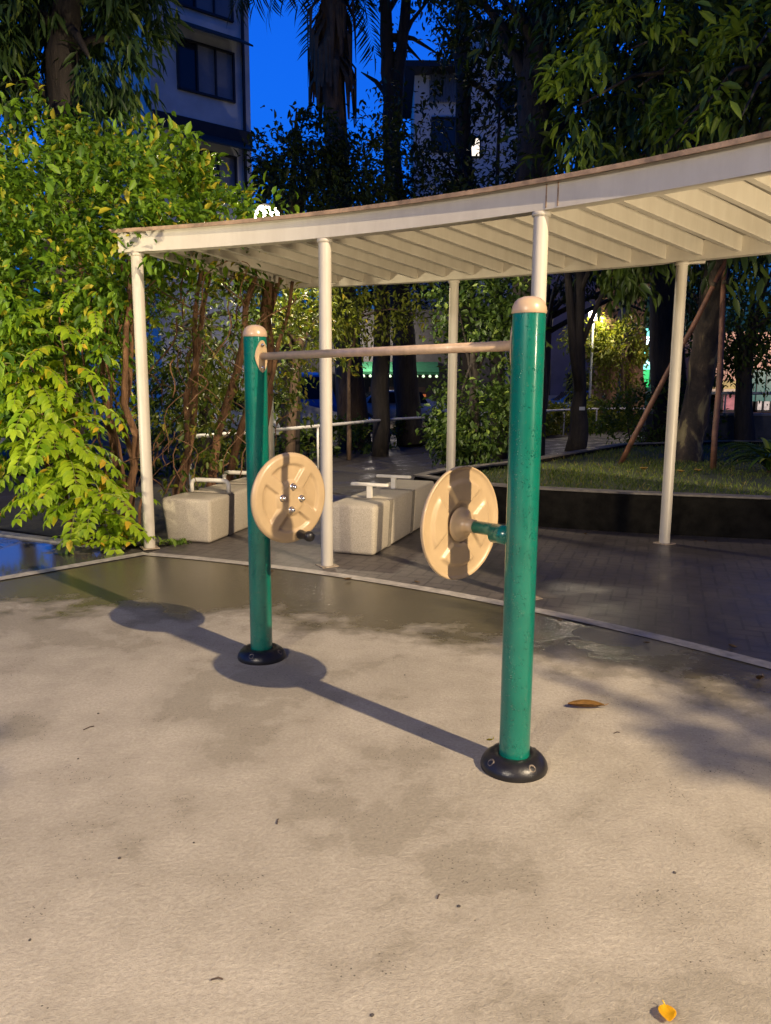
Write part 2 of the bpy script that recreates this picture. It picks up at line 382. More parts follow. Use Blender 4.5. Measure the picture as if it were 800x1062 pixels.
# raised lawn behind the canopy
LAWN = [(.35, 9.5), (.95, 8.72), (1.68, 8.28), (2.53, 7.97), (3.88, 7.62), (7, 7.25), (13, 8), (13, 14.6), (7.3, 16.4), (4.6, 15.2), (1.95, 11.5), (.7, 10.2)]
def inset(poly, k):
    c = sum((Vector((p[0], p[1])) for p in poly), Vector((0, 0))) / len(poly); out = []
    for i, p in enumerate(poly):
        a, b_ = Vector(poly[i - 1]), Vector(poly[(i + 1) % len(poly)]); t = (b_ - a).normalized(); nn = Vector((-t.y, t.x)); out.append(Vector(p) + nn * k)
    return out
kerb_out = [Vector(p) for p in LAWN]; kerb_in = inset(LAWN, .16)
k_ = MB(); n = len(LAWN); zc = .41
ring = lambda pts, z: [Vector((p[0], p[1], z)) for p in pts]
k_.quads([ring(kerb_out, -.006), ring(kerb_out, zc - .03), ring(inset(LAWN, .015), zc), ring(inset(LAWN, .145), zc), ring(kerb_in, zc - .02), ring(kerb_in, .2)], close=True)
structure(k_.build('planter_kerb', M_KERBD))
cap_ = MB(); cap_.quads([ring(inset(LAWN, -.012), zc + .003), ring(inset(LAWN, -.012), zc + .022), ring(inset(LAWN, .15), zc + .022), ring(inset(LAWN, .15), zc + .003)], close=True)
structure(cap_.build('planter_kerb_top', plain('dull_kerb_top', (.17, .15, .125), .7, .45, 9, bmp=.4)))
structure(MB().sheet([tuple(p) for p in inset(LAWN, .13)], .36).build('lawn_soil', plain('lawn_soil_mat', (.045, .055, .02), .9, .4, 3, bmp=.6)))
def inside(px, py, poly):
    c = np.zeros(len(px), bool); n = len(poly)
    for i in range(n):
        (x0, y0), (x1, y1) = poly[i], poly[(i + 1) % n]
        h = ((y0 > py) != (y1 > py)) & (px < (x1 - x0) * (py - y0) / (y1 - y0 + 1e-12) + x0); c ^= h
    return c
px, py = RNG.uniform(.4, 8, 60000), RNG.uniform(7.2, 16.3, 60000)
gp = [tuple(p) for p in inset(LAWN, .17)]
bare = np.sin(px * 1.7 + 1.1 * np.sin(py * 1.3)) * np.cos(py * 1.5 + px * .4)
ok = inside(px, py, gp) & (RNG.random(len(px)) < .55 + .45 * bare); px, py = px[ok], py[ok]; n = len(px)
P = np.stack([px, py, np.full(n, .355)], 1); D = RNG.normal(size=(n, 3)) * .5; D[:, 2] = 1
GR = leafmat('lawn_grass', (.06, .10, .014), (.17, .22, .03), (.28, .22, .06), .5, .3, .05)
tag(link('lawn_grass', leaf_mesh('lawn_grass', P, D, RNG.normal(size=(n, 3)), RNG.uniform(.03, .075, n), .16, .1, None, .3), GR), 'short patchy green grass on the raised bed', 'grass', kind='stuff')
# path between lawn and hedge
pa = MB(); pa.sheet([(-.2, 10.2), (.55, 10.35), (1.85, 11.8), (4.5, 15.5), (7.4, 16.9), (12, 18.5), (12, 30), (7.4, 26.2), (5.7, 24.1), (3.1, 20.6), (.1, 16.7), (-1.9, 12.6)], .003)
structure(pa.build('park_path', M_PATH))

# ------------------------------------------------------------------ fitness machine
RB, LB = Vector((.52, 2.89, 0)), Vector((-.69, 4.14, 0)); U = (RB - LB).normalized(); T = Vector((-U.y, U.x, 0))
mach = thing('exercise_machine', (RB + LB) / 2, 'outdoor exercise machine of two green posts, a crossbar and two tan shoulder wheels', 'exercise machine')
def along(s, z, lat=0.0): return LB + U * s + T * lat + Vector((0, 0, z))
AX = lambda p, x: Matrix.Translation(p) @ Matrix(((T.x, 0, x.x, 0), (T.y, 0, x.y, 0), (0, 1, 0, 0), (0, 0, 0, 1)))   # local z runs along x, y is up
for base, h, face in ((LB, 1.762, U), (RB, 1.772, -U)):
    p = MB(); p.lathe([(.0605, .03), (.0605, h)], Matrix.Translation(base)); post = p.build('post', M_GREEN, mach)
    c = MB(); c.lathe([(.0625, h - .006), (.0640, h - .003), (.0640, h + .006), (.0615, h + .020), (.054, h + .036), (.041, h + .048), (.022, h + .055), (0, h + .057)], Matrix.Translation(base)); c.build('post_cap', M_CAP, post)
    f = MB(); f.lathe([(.132, .0), (.134, .010), (.130, .026), (.119, .043), (.102, .056), (.085, .062), (.070, .063), (.0612, .058)], Matrix.Translation(base), 56); fl = f.build('base_cover', M_BLACK, mach)
    for q in range(4):
        b = MB()
        an_ = R(-62 + 90 * q) if base is RB else R(-20 + 90 * q)
        pp = base + Vector((math.cos(an_) * .113, math.sin(an_) * .113, .043))
        tilt = Matrix.Translation(pp) @ Matrix.Rotation(an_, 4, 'Z') @ Matrix.Rotation(R(48), 4, 'Y')
        b.lathe([(.0, .001), (.009, .001), (.011, .004), (.014, .004), (.017, .001), (.017, -.004)], tilt, 20)
        b.build('bolt_socket', plain('dull_socket_metal', (.16, .13, .10), .45, .4, 60, metal=.6), fl)
# crossbar and its bolted plates
b = MB(); b.tube([along(.05, 1.655), along(1.695, 1.655)], .0195, 20); bar = b.build('crossbar', M_BAR, mach)
for s, sg in ((0.0, 1), (1.74, -1)):
    f = MB(); rows = []
    for layer in (0, 1):
        rr = []
        for k in range(40):
            q = 2 * PI * k / 40; yy = math.cos(q) * .038 * (1 - .25 * abs(math.sin(q)) ** 1.5); zz = math.sin(q) * .082
            dd_ = math.sqrt(max(.0612 ** 2 - yy * yy, 0)) + .001 + .006 * layer
            rr.append(along(s + sg * dd_, 1.655 + zz, yy))
        rows.append(rr)
    V = f.quads(rows, True, True); f._own([f.bm.faces.new(V[1])], False)
    fl = f.build('bar_plate', M_TAN, bar)
    for zz in (-.058, .058): bb = MB(); bb.lathe([(.009, 0), (.008, .004), (.004, .007), (0, .008)], AX(along(s + sg * .068, 1.655 + zz), U * sg), 14); bb.build('plate_bolt', M_STEEL, fl)
# wheels
def wheel(s, z, sg, rot0):
    """dished disc with four pressed panels; sg is the bolted side"""
    hubp = along(s, z); Mx = AX(hubp, U * sg)
    nr, na = 36, 160; RW = .232
    def prof(r, a):
        t = r / RW; h = .004 * (1 - t * t)
        if .36 < t < .78:
            dl = min(abs((a - rot0 - k * PI / 2 + PI) % (2 * PI) - PI) for k in range(4)) * r
            e = min((t - .36) / .05, (.78 - t) / .05, (dl - .026) / .010)
            h -= .013 * max(0, min(1, e))
        if t < .34: h += .004 * min(1, (.34 - t) / .04)
        if t > .93: h -= .012 * ((t - .93) / .07) ** 2
        return h
    w = MB()
    rs = [RW * (.02 + .98 * i / (nr - 1)) for i in range(nr)]
    front = [[Mx @ Vector((r * math.cos(2 * PI * k / na), r * math.sin(2 * PI * k / na), .009 + prof(r, 2 * PI * k / na))) for k in range(na)] for r in rs]
    back = [[Mx @ Vector((r * math.cos(2 * PI * k / na), r * math.sin(2 * PI * k / na), -.009 - .5 * .004 + prof(r, 2 * PI * k / na) * .9)) for k in range(na)] for r in rs]
    lip = [[Mx @ Vector((RW * 1.012 * math.cos(2 * PI * k / na), RW * 1.012 * math.sin(2 * PI * k / na), -.006 + dz)) for k in range(na)] for dz in (.0, -.008)]
    V = w.quads(front + lip + back[::-1], True, True)
    w._own([w.bm.faces.new(V[0]), w.bm.faces.new(V[-1])])
    o = w.build('wheel', M_TAN, mach)
    for k in range(4):
        q = R(84 + 90 * k); bb = MB(); c = Mx @ Vector((.060 * math.cos(q), .060 * math.sin(q), .014))
        bb.lathe([(.019, 0), (.019, .003), (.0145, .004), (.0145, .011), (.012, .018), (.007, .024), (0, .027)], AX(c, U * sg), 20); bb.build('acorn_bolt', M_STEEL, o)
    hq = R(-78) if sg > 0 else R(4); hb = Mx @ Vector((.196 * math.cos(hq), .196 * math.sin(hq), .0))
    hh = MB(); hh.lathe([(.012, .0), (.012, .016), (.022, .018), (.026, .026), (.024, .04), (.021, .055), (.021, .075), (.0265, .088), (.028, .102), (.024, .116), (.012, .124), (0, .125)], AX(hb, U * sg), 24)
    hh.build('grip', M_BLACK, o); return o
wheel(.288, .933, 1, R(52)); wheel(1.425, .952, -1, R(38))
for a, b_, z, hub0, hub1 in ((.05, .245, .933, .245, .276), (1.70, 1.507, .947, 1.507, 1.437)):
    x = U if b_ > a else -U
    ax = MB(); ax.tube([along(a, z), along(b_, z)], .0255, 20)
    ax.tube([along(a, z - .012), along(a + (.055 if b_ > a else -.095), z - .012)], .038, 22)
    axo = ax.build('axle', M_GREEN, mach)
    h = MB(); L = abs(hub1 - hub0); h.lathe([(.024, -.004), (.0275, -.004), (.0285, L * .45), (.036, L * .68), (.058, L * .84), (.070, L * .93), (.072, L)], AX(along(hub0, z), x), 32)
    h.build('hub', M_TAN, axo)

# ------------------------------------------------------------------ curved walkway canopy
can = thing('walkway_canopy', pol(11, 57), 'white steel walkway canopy with a curved roof on slim round posts', 'canopy')
A0, A1 = 22.0, 74.4; ZB, ZT = 2.655, 2.825
def curved_beam(r0, r1, z0, z1, a0, a1, name, mat, parent=can, n=70):
    b = MB(); rows = [[], [], [], []]
    ans = np.linspace(a0, a1, n)
    b.quads([[pol(r, a, z) for a in ans] for r, z in ((r0, z0), (r0, z1), (r1, z1), (r1, z0), (r0, z0))])
    for a in (a0, a1):
        b._own([b.bm.faces.new([b.bm.verts.new(pol(r, a, z)) for r, z in ((r0, z0), (r0, z1), (r1, z1), (r1, z0))])])
    bmesh.ops.remove_doubles(b.bm, verts=b.bm.verts, dist=1e-5)
    return b.build(name, mat, parent)
curved_beam(9.56, 9.66, ZB, ZT - .003, A0, A1, 'front_beam', M_WHITE)
curved_beam(12.20, 12.30, ZB, ZT - .003, A0, A1, 'rear_beam', M_WHITE)
roof = curved_beam(9.52, 12.42, ZT, ZT + .012, A0 - .4, A1 + .3, 'roof_sheet', plain('greyed_roof_sheet', (.20, .18, .145), .6, .2, 3, bmp=.1))
curved_beam(9.505, 9.519, ZT - .012, ZT + .018, A0 - .4, A1 + .3, 'roof_edge_trim', M_RUST)
k = 0; a = 51.7 + 10.9 * 2.071
for j in range(-14, 20):
    a = 51.7 - j * 10.9 / 7 + .35
    if not (A0 + .5 < a < A1 - .3): continue
    b = MB(); t = pol(1, a + 90) - AC; t = Vector((t.x, t.y, 0)).normalized(); rd = (pol(1, a) - AC).normalized(); c = pol((9.661 + 12.199) / 2, a, ZT - .003 - .068)
    M = Matrix.Translation(c) @ Matrix(((rd.x, t.x, 0, 0), (rd.y, t.y, 0, 0), (0, 0, 1, 0), (0, 0, 0, 1)))
    b.box((0, 0, 0), (12.199 - 9.661, .045, .136), rot=M); b.build('rafter', M_WHITE, can)
def canopy_post(p, r, top):
    b = MB(); b.lathe([(r, .004), (r, top)], Matrix.Translation(p), 24); o = b.build('post', M_WHITE, can)
    q = MB(); q.box(p + Vector((0, 0, .009)), (.15, .15, .008), rz=R(30)); 
    pl_ = q.build('base_plate', plain('rust_stained_plate', (.34, .27, .19), .6, .45, 30), o)
    q = MB(); q.lathe([(r + .001, top - .03), (r + .012, top - .026), (r + .012, top - .001), (r + .001, top - .001)], Matrix.Translation(p), 24); q.build('collar', M_WHITE, o)
for a in (73.5, 62.5, 51.7, 40.8, 29.9): canopy_post(pol(9.612, a), .051, ZB - .002)
for a in (73.5, 62.45, 51.3, 40.4, 29.5): canopy_post(pol(12.25, a), .051, ZB - .002)
for a_ in (51.35, 50.85, 40.4):
    b = MB(); c = pol(9.5575, a_, (ZB + ZT) / 2); b.box(c, (.008, .004, ZT - ZB - .02), rz=R(a_ + 90) if False else R(a_ - 90)); b.build('seam', M_SEAM, can)
b = MB(); bp = pol(12.34, 51.0, ZB + .012); b.box(bp, (.22, .05, .05), rz=R(-20)); b.build('bracket', M_WHITE, can)

# ------------------------------------------------------------------ granite benches with armrests
def bench(fl, fr, L, label, style, hgt):
    fl, fr = Vector(fl), Vector(fr); ax = (fr - fl); w = ax.length; ax.normalize(); back = Vector((-ax.y, ax.x, 0)); mid = (fl + fr) / 2 + back * L / 2
    t = thing('stone_bench', mid, label, 'bench', 'stone benches under the canopy')
    rz = math.atan2(ax.y, ax.x); cuts = [0] + [L * q * .82 for q in (.30, .74)] + [L]
    for i in range(3):
        y0, y1 = cuts[i] + (.045 if i else 0), cuts[i + 1] - (.045 if i < 2 else 0); c = (fl + fr) / 2 + back * ((y0 + y1) / 2)
        b = MB(); b.box(c + Vector((0, 0, hgt / 2 + .008)), (w + .06, y1 - y0, hgt), rz=rz, bevel=.035)
        for v in b.bm.verts:
            k = (hgt - v.co.z) / hgt; lx = (v.co - c).dot(ax); v.co -= ax * lx * .11 * k
            if i == 0: ly = (v.co - c).dot(back); v.co += back * (.035 * k if ly < 0 else 0)
        b.build('stone_block', M_STONE, t)
    for i in (1, 2):
        b = MB(); c = (fl + fr) / 2 + back * cuts[i]; b.box(c + Vector((0, 0, hgt / 2 + .004)), (w + .04, .096, hgt - .012), rz=rz)
        for v in b.bm.verts:
            k = (hgt - v.co.z) / hgt; lx = (v.co - c).dot(ax); v.co -= ax * lx * .11 * k
        b.build('joint', M_JOINT, t)
    zt = hgt + .006
    for q in (.30, .74):
        c = mid + back * (-L / 2 + L * q * .82); m = MB()
        if style == 'T':
            m.box(c + Vector((0, 0, zt + .125)), (w * .92, .05, .028), rz=rz, bevel=.008); m.box(c + Vector((0, 0, zt + .055)), (.045, .045, .112), rz=rz)
        else:
            e0, e1 = c - ax * w * .42, c + ax * w * .46; z = zt + .125; pts = [e0 + Vector((0, 0, zt)), e0 + Vector((0, 0, z - .05))]
            for k in range(1, 6):
                an_ = PI / 2 * k / 5; pts.append(e0 + ax * .05 * (1 - math.cos(an_)) + Vector((0, 0, z - .05 + .05 * math.sin(an_))))
            for k in range(0, 6):
                an_ = PI / 2 * (1 - k / 5); pts.append(e1 - ax * .05 * (1 - math.cos(an_)) + Vector((0, 0, z - .05 + .05 * math.sin(an_))))
            pts.append(e1 + Vector((0, 0, zt))); m.tube(pts, .022, 14)
        m.build('armrest', M_PIPE, t)
bench((-2.14, 7.34, 0), (-1.69, 7.22, 0), 2.0, 'pale granite bench with curved pipe armrests behind the left green post', 'U', .43)
bench((-.50, 6.83, 0), (-.12, 6.70, 0), 2.0, 'pale granite bench with flat T-shaped armrests between the two tan wheels', 'T', .46)

# ------------------------------------------------------------------ climbing vine over the left end of the canopy
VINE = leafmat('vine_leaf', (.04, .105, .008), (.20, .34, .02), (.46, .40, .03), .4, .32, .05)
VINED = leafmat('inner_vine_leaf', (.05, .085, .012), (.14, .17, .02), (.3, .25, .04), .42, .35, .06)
vine = thing('climbing_vine', (-2.6, 8.2, 0), 'dense green climbing vine heaped over the left end of the canopy roof', 'vine')
ells = [((-3.9, 8.0, 2.95), (1.5, 1.3, 1.0)), ((-2.75, 7.9, 3.2), (1.0, 1.15, .68)), ((-2.0, 8.0, 3.08), (.62, 1.0, .46)), ((-1.35, 7.9, 2.93), (.5, .6, .12)), ((-4.9, 8.3, 2.6), (1.1, 1.2, 1.2)), ((-5.6, 9.3, 3.0), (1.2, .8, 1.6)), ((-4.3, 9.4, 2.4), (1.2, .7, 1.3)), ((-3.1, 7.4, 3.1), (.7, .4, .45)), ((-2.0, 7.6, 3.08), (.55, .3, .18))]
p1 = crown(ells, 3300, 10, .098, .48, .045, .24, .05, .62, .22)
top = [p1]
# upright sprigs standing out of the heap
for x, y, z in [(-3.6, 7.4, 4.25), (-3.2, 7.5, 4.3), (-2.9, 7.6, 4.1), (-2.45, 7.7, 4.05), (-2.1, 7.8, 3.9), (-1.75, 7.9, 3.65), (-2.65, 7.3, 3.8), (-1.95, 7.5, 3.6)]:
    m_ = 26; k = np.linspace(0, 1, m_); P = np.stack([x + .04 * np.sin(k * 5 + x), y + .03 * k, z - .55 + .5 * k], 1)
    D = RNG.normal(size=(m_, 3)); D[:, 2] = .5; N = RNG.normal(size=(m_, 3)) * .3; N[:, 2] += 1; top.append((P, D, N, np.full(m_, .075), .42))
# hanging curtain at the left end, and tufts falling over the fascia
cur = [((-3.35, 7.75, 2.1), (.85, .7, .85)), ((-3.9, 8.2, 1.4), (.9, .8, .9)), ((-4.6, 8.2, 1.9), (.8, .8, 1.0)), ((-2.85, 7.7, 2.2), (.3, .45, .7)), ((-2.0, 7.05, 2.72), (.10, .08, .06)), ((-1.72, 7.0, 2.74), (.07, .08, .06)), ((-2.5, 7.25, 2.45), (.12, .15, .25))]
p2 = crown(cur, 760, 8, .115, .44, .05, .25, -.5, .2)
def join(ps):
    W = np.concatenate([np.full(len(p[0]), p[4]) for p in ps])[:, None]
    return [np.concatenate([p[i] for p in ps]) for i in range(4)] + [W]
link('foliage', leaf_mesh('foliage', *join(top + [p2])), VINE, vine)
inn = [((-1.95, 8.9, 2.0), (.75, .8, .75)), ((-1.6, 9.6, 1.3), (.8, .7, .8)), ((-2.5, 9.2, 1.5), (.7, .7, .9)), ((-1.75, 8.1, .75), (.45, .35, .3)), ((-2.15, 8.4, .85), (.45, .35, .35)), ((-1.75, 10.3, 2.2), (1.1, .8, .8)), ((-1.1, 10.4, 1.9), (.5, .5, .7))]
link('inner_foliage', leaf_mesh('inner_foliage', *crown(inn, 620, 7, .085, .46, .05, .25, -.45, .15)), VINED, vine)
rnd = random.Random(3)
for (x0, y0, x1, y1, z1, r) in [(-2.62, 7.75, -2.45, 7.6, 2.7, .035), (-2.66, 7.9, -2.55, 7.9, 3.0, .028), (-2.1, 8.6, -1.45, 8.8, 2.7, .05), (-2.25, 8.4, -1.95, 8.5, 2.8, .035), (-1.95, 9.0, -1.25, 9.3, 2.75, .045), (-2.4, 8.8, -2.0, 9.1, 2.8, .04), (-1.55, 9.0, -1.35, 9.2, 2.7, .09), (-2.75, 8.2, -3.1, 8.1, 3.0, .04), (-1.7, 8.9, -1.05, 8.9, 2.66, .03), (-2.55, 7.65, -2.75, 7.5, 2.4, .016), (-2.5, 7.7, -2.3, 7.6, 2.3, .014), (-2.7, 7.6, -2.95, 7.5, 2.2, .013)]:
    n_ = 9; pts = jitter_line((x0, y0, 0.0), (x1, y1, z1), n_, .022)
    s = MB(); s.tube(pts, [r * (1.15 - .5 * i / (n_ - 1)) for i in range(n_)], 8, wob=.12); s.build('stem', M_STEM, vine)
# tangle of thin dry runners
s = MB()
for i in range(110):
    x, y = rnd.uniform(-3.2, -1.3), rnd.uniform(7.5, 9.4); z = rnd.uniform(.3, 2.5); ln = rnd.uniform(.4, 1.1); pts = []
    dx_, dy_, dz_ = rnd.uniform(-.5, .5), rnd.uniform(-.3, .3), rnd.uniform(.4, 1)
    ph = rnd.uniform(0, 6)
    for k in range(7):
        q = k / 6 * ln; pts.append((x + dx_ * q + .07 * math.sin(q * 6 + ph), y + dy_ * q + .05 * math.cos(q * 5 + ph), z + dz_ * q - .25 * q * q))
    s.tube(pts, rnd.uniform(.004, .009), 5)
s.build('dry_runners', M_STEM, vine)

# bright shrub with feather-shaped fronds
PIN = leafmat('feather_leaf', (.17, .31, .010), (.38, .50, .022), (.62, .40, .03), .42, .4, .07)
shr = thing('feather_leaf_shrub', (-2.85, 7.15, 0), 'bright yellow-green shrub of feather-shaped leaves left of the first white post', 'shrub')
P_, D_, N_, L_ = [], [], [], []; ra = MB()
def frond(b0, dirv, ln, droop, pairs, lsize):
    b0 = Vector(b0); dv = Vector(dirv).normalized(); pts = [b0.copy()]; p = b0.copy(); v = dv.copy(); seg = 10
    for k in range(seg): v = (v + Vector((0, 0, -droop / seg))).normalized(); p = p + v * ln / seg; pts.append(p.copy())
    ra.tube(pts, [.006 * (1 - .7 * k / seg) for k in range(seg + 1)], 5)
    for k in range(pairs):
        q = .22 + .78 * k / (pairs - 1); f_ = q * seg; i = min(int(f_), seg - 1); pos = pts[i].lerp(pts[i + 1], f_ - i); tg = (pts[i + 1] - pts[i]).normalized()
        sd = tg.cross(Vector((0, 0, 1))).normalized(); upn = sd.cross(tg).normalized()
        for sg in (1, -1):
            P_.append(pos); D_.append(sd * sg + tg * .55 + Vector((rnd.uniform(-.15, .15), rnd.uniform(-.15, .15), -.25 + rnd.uniform(-.2, .1)))); N_.append(upn + Vector((rnd.uniform(-.3, .3), rnd.uniform(-.3, .3), .2)))
            L_.append(lsize * (1.0 - .35 * abs(q - .45)) * rnd.uniform(.85, 1.15))
    P_.append(pts[-1]); D_.append(v); N_.append(Vector((0, 0, 1))); L_.append(lsize * .9)
for stem_b, stem_t in [((-2.78, 7.15, 0), (-2.95, 7.0, 1.15)), ((-2.95, 7.3, 0), (-3.25, 7.1, 1.75)), ((-2.72, 7.2, 0), (-2.6, 6.95, .55)), ((-3.0, 7.35, 0), (-3.5, 7.2, 1.7)), ((-2.9, 7.35, 0), (-3.0, 7.25, 2.15))]:
    pts = jitter_line(stem_b, stem_t, 7, .03); st_ = MB(); st_.tube(pts, [.018 - .0015 * k for k in range(7)], 8); st_.build('stem', M_STEM, shr)
    m_ = int(9 + 7 * stem_t[2])
    for k in range(m_):
        q = .25 + .75 * k / (m_ - 1); i = min(int(q * 6), 5); pos = pts[i].lerp(pts[i + 1], q * 6 - i)
        an_ = k * 2.4 + stem_b[0] * 9; dv = (math.cos(an_) * .9, math.sin(an_) * .7 - .35, rnd.uniform(.05, .7))
        frond(pos, dv, rnd.uniform(.38, .62), rnd.uniform(.9, 1.7), 8, rnd.uniform(.105, .15))
for x, y in [(-2.62, 7.0), (-2.52, 6.98), (-2.7, 6.95), (-2.45, 7.06)]:
    for k in range(4): frond((x, y, .02), (math.cos(k * 1.7 + x * 9) * .7, math.sin(k * 1.7 + x * 9) * .5 - .2, 1), rnd.uniform(.25, .45), 1.3, 7, .085)
for x, y, z in [(-2.62, 7.1, 2.15), (-2.72, 7.0, 2.3), (-2.55, 7.05, 2.0)]: frond((x, y, z), (rnd.uniform(-.6, .3), -.6, .2), .34, 1.6, 7, .08)
av = lambda l: np.array([tuple(v) for v in l])
link('leaflets', leaf_mesh('leaflets', av(P_), av(D_), av(N_), np.array(L_), .54, .18, np.clip(RNG.normal(.5, .24, len(P_)), 0, 1), .2), PIN, shr)
ra.build('leaf_stalks', plain('green_stalk', (.2, .22, .05), .5), shr)

# small tufts by the first post and bench
TUFT = leafmat('tuft_leaf', (.06, .12, .012), (.16, .24, .03), None, .4, .3)
for x, y, lab in [(-1.98, 7.18, 'small green weed at the foot of the first white post and bench')]:
    t_ = thing('weed', (x, y, 0), lab, 'weed'); m_ = 40; P = np.stack([RNG.normal(x, .07, m_), RNG.normal(y, .04, m_), np.full(m_, .01)], 1); D = RNG.normal(size=(m_, 3)) * .7; D[:, 2] = np.abs(D[:, 2]) + .4
    link('leaves', leaf_mesh('leaves', P, D, RNG.normal(size=(m_, 3)) * .3 + np.array([0, 0, 1]), RNG.uniform(.05, .1, m_), .4), TUFT, t_)

# ------------------------------------------------------------------ trees
def tree(name, label, cat, trunk, rads, ells, clumps, per, size, lm, bark, group=None, W=.42, limbs=7, droop=-.35, shell=.4, spread=.1, slen=.4, wob=.07, seg=12, lump=.28):
    base = Vector(trunk[0]); t = thing(name, (base.x, base.y, base.z), label, cat, group)
    m = MB(); pts = []
    for i in range(len(trunk) - 1):
        for k in range(4): pts.append(Vector(trunk[i]).lerp(Vector(trunk[i + 1]), k / 4))
    pts.append(Vector(trunk[-1])); nn = len(pts)
    rr = np.interp(np.linspace(0, 1, nn), np.linspace(0, 1, len(rads)), rads)
    m.tube([p + Vector((random.uniform(-1, 1), random.uniform(-1, 1), 0)) * r * .16 for p, r in zip(pts, rr)], list(rr), seg, wob=wob)
    tk = m.build('trunk', bark, t)
    if ells:
        lb = MB()
        for i in range(limbs):
            c, r = ells[i % len(ells)]; e = Vector(tuple(in_ell(1, c, np.asarray(r) * .75)[0])); s0 = pts[int(nn * random.uniform(.55, .97))]
            mid = s0.lerp(e, .5) + Vector((0, 0, .12 * (e - s0).length)); r0 = rads[-1] * .65
            lb.tube([s0, s0.lerp(mid, .5) + Vector((0, 0, .03)), mid, mid.lerp(e, .55), e], [r0, r0 * .8, r0 * .6, r0 * .4, r0 * .15], 7)
        lb.build('limbs', bark, t)
        link('crown', leaf_mesh('crown', *crown(ells, clumps, per, size, W, spread, slen, droop, shell, lump)), lm, t)
    return t
DARK = leafmat('dark_tree_leaf', (.012, .022, .007), (.035, .058, .014), None, .38, .25)
MIDG = leafmat('mid_tree_leaf', (.022, .046, .008), (.075, .115, .016), None, .38, .3)
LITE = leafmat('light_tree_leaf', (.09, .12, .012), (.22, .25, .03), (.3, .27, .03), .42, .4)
GLOS = leafmat('glossy_round_leaf', (.02, .045, .008), (.075, .13, .02), (.2, .28, .05), .3, .25, .05)

# little glossy round-crowned tree behind the right wheel
z0 = .36
tree('round_crowned_tree', 'small dark glossy-leaved tree with a round crown behind the right tan wheel', 'tree', [(1.42, 12.3, z0), (1.40, 12.3, 1.0), (1.36, 12.3, 2.2)], [.10, .085, .05],
     [((1.45, 12.3, 1.75), (.62, .62, 1.3)), ((1.55, 12.2, 2.7), (.7, .6, .5)), ((1.3, 12.2, 1.0), (.6, .6, .5))], 760, 8, .105, GLOS, M_BARKD, W=.55, spread=.06, slen=.25, shell=.55)
tr = tree('dark_trunk_tree', 'straight black forked tree with a white tag on the raised lawn', 'tree', [(3.50, 14.1, .34), (3.50, 14.1, 1.4), (3.43, 14.1, 2.4), (3.36, 14.1, 5.2)], [.20, .125, .105, .08],
     [((3.4, 14.4, 4.9), (2.0, 1.8, 1.3)), ((4.0, 13.4, 4.2), (1.3, 1.0, .8))], 420, 8, .12, DARK, M_BARKD)
m = MB(); m.tube([(3.48, 14.05, 1.45), (3.33, 14.05, 2.2), (3.2, 14.05, 3.4), (3.02, 14.1, 4.6)], [.09, .075, .065, .05], 10); m.build('fork', M_BARKD, tr)
m = MB(); m.box((3.51, 13.925, 1.14), (.10, .008, .06)); m.build('name_tag', plain('tag_white', (.7, .7, .68), .5, .1), tr)
# leaning mottled tree and its props
eu = tree('leaning_mottled_tree', 'leaning tree with mottled peeling bark and long pointed leaves above the canopy', 'tree', [tuple(at(711, 484, 12.3)), tuple(at(716, 450, 12.3)), tuple(at(726, 390, 12.2)), tuple(at(737, 320, 12.0)), tuple(at(750, 255, 11.8)), (5.75, 11.3, 6.5), (6.0, 11.0, 9.5)], [.27, .22, .20, .19, .19, .17, .12],
     [((4.9, 11.2, 5.2), (1.9, 1.6, 1.7)), ((3.6, 11.2, 5.6), (1.1, 1.3, 1.8)), ((6.0, 10.6, 5.0), (1.6, 1.5, 1.5)), ((4.2, 11.8, 7.6), (2.2, 1.8, 1.4)), ((3.3, 11.6, 3.9), (.7, .8, .9)), ((6.6, 11.5, 7.5), (1.8, 1.8, 1.6))], 1500, 9, .24, MIDG, M_EUC, W=.30, droop=-.85, spread=.13, slen=.5, limbs=14)
GREENL = leafmat('lamplight_painted_leaf', (.06, .12, .014), (.24, .34, .03), None, .4, .35)  # lighter leaf colour holds floodlight that barely reaches these boughs
E_ = [(tuple(at(x, y, Y)), r_) for x, y, Y, r_ in [(785, 50, 8.2, (.45, .4, .5)), (690, 150, 9.0, (.35, .35, .4)), (735, 105, 8.8, (.35, .35, .45)), (655, 50, 9.5, (.5, .4, .5)), (600, 110, 9.8, (.35, .4, .7)), (770, 120, 8.6, (.3, .3, .3))]]
link('near_boughs', leaf_mesh('near_boughs', *crown(E_, 120, 8, .19, .3, .06, .3, -.8, .3)), GREENL, eu)
m = MB()
for c, r in E_:
    c = Vector(c); s0 = Vector((5.7, 11.5, 5.6)).lerp(c, .15); m.tube([s0, s0.lerp(c, .4) + Vector((0, 0, .35)), s0.lerp(c, .75) + Vector((0, 0, .3)), c], [.05, .035, .022, .008], 7)
m.build('near_limbs', M_EUC, eu)
for (a, b_, r, lab) in [(onz(643, 481, .36), at(758, 262, 11.3), .040, 'slanting brown prop pole leaning from the lawn against the mottled tree'), (onz(740, 487, .36), at(754, 262, 11.6), .042, 'upright brown prop pole beside the leaning mottled tree')]:
    t_ = thing('prop_pole', a, lab, 'pole', 'poles propping the leaning tree'); m = MB(); m.tube(jitter_line(a - Vector((0, 0, .03)), b_, 7, .004), [r, r, r, r * .95, r * .95, r * .9, r * .9], 10, wob=.05); m.build('pole', M_POLE, t_)
    m = MB(); q = a.lerp(b_, .86); dr = (b_ - a).normalized(); m.tube([q - dr * .03, q + dr * .03], r * 1.1, 10); m.build('binding', plain('rope_binding', (.08, .06, .04), .9), t_)

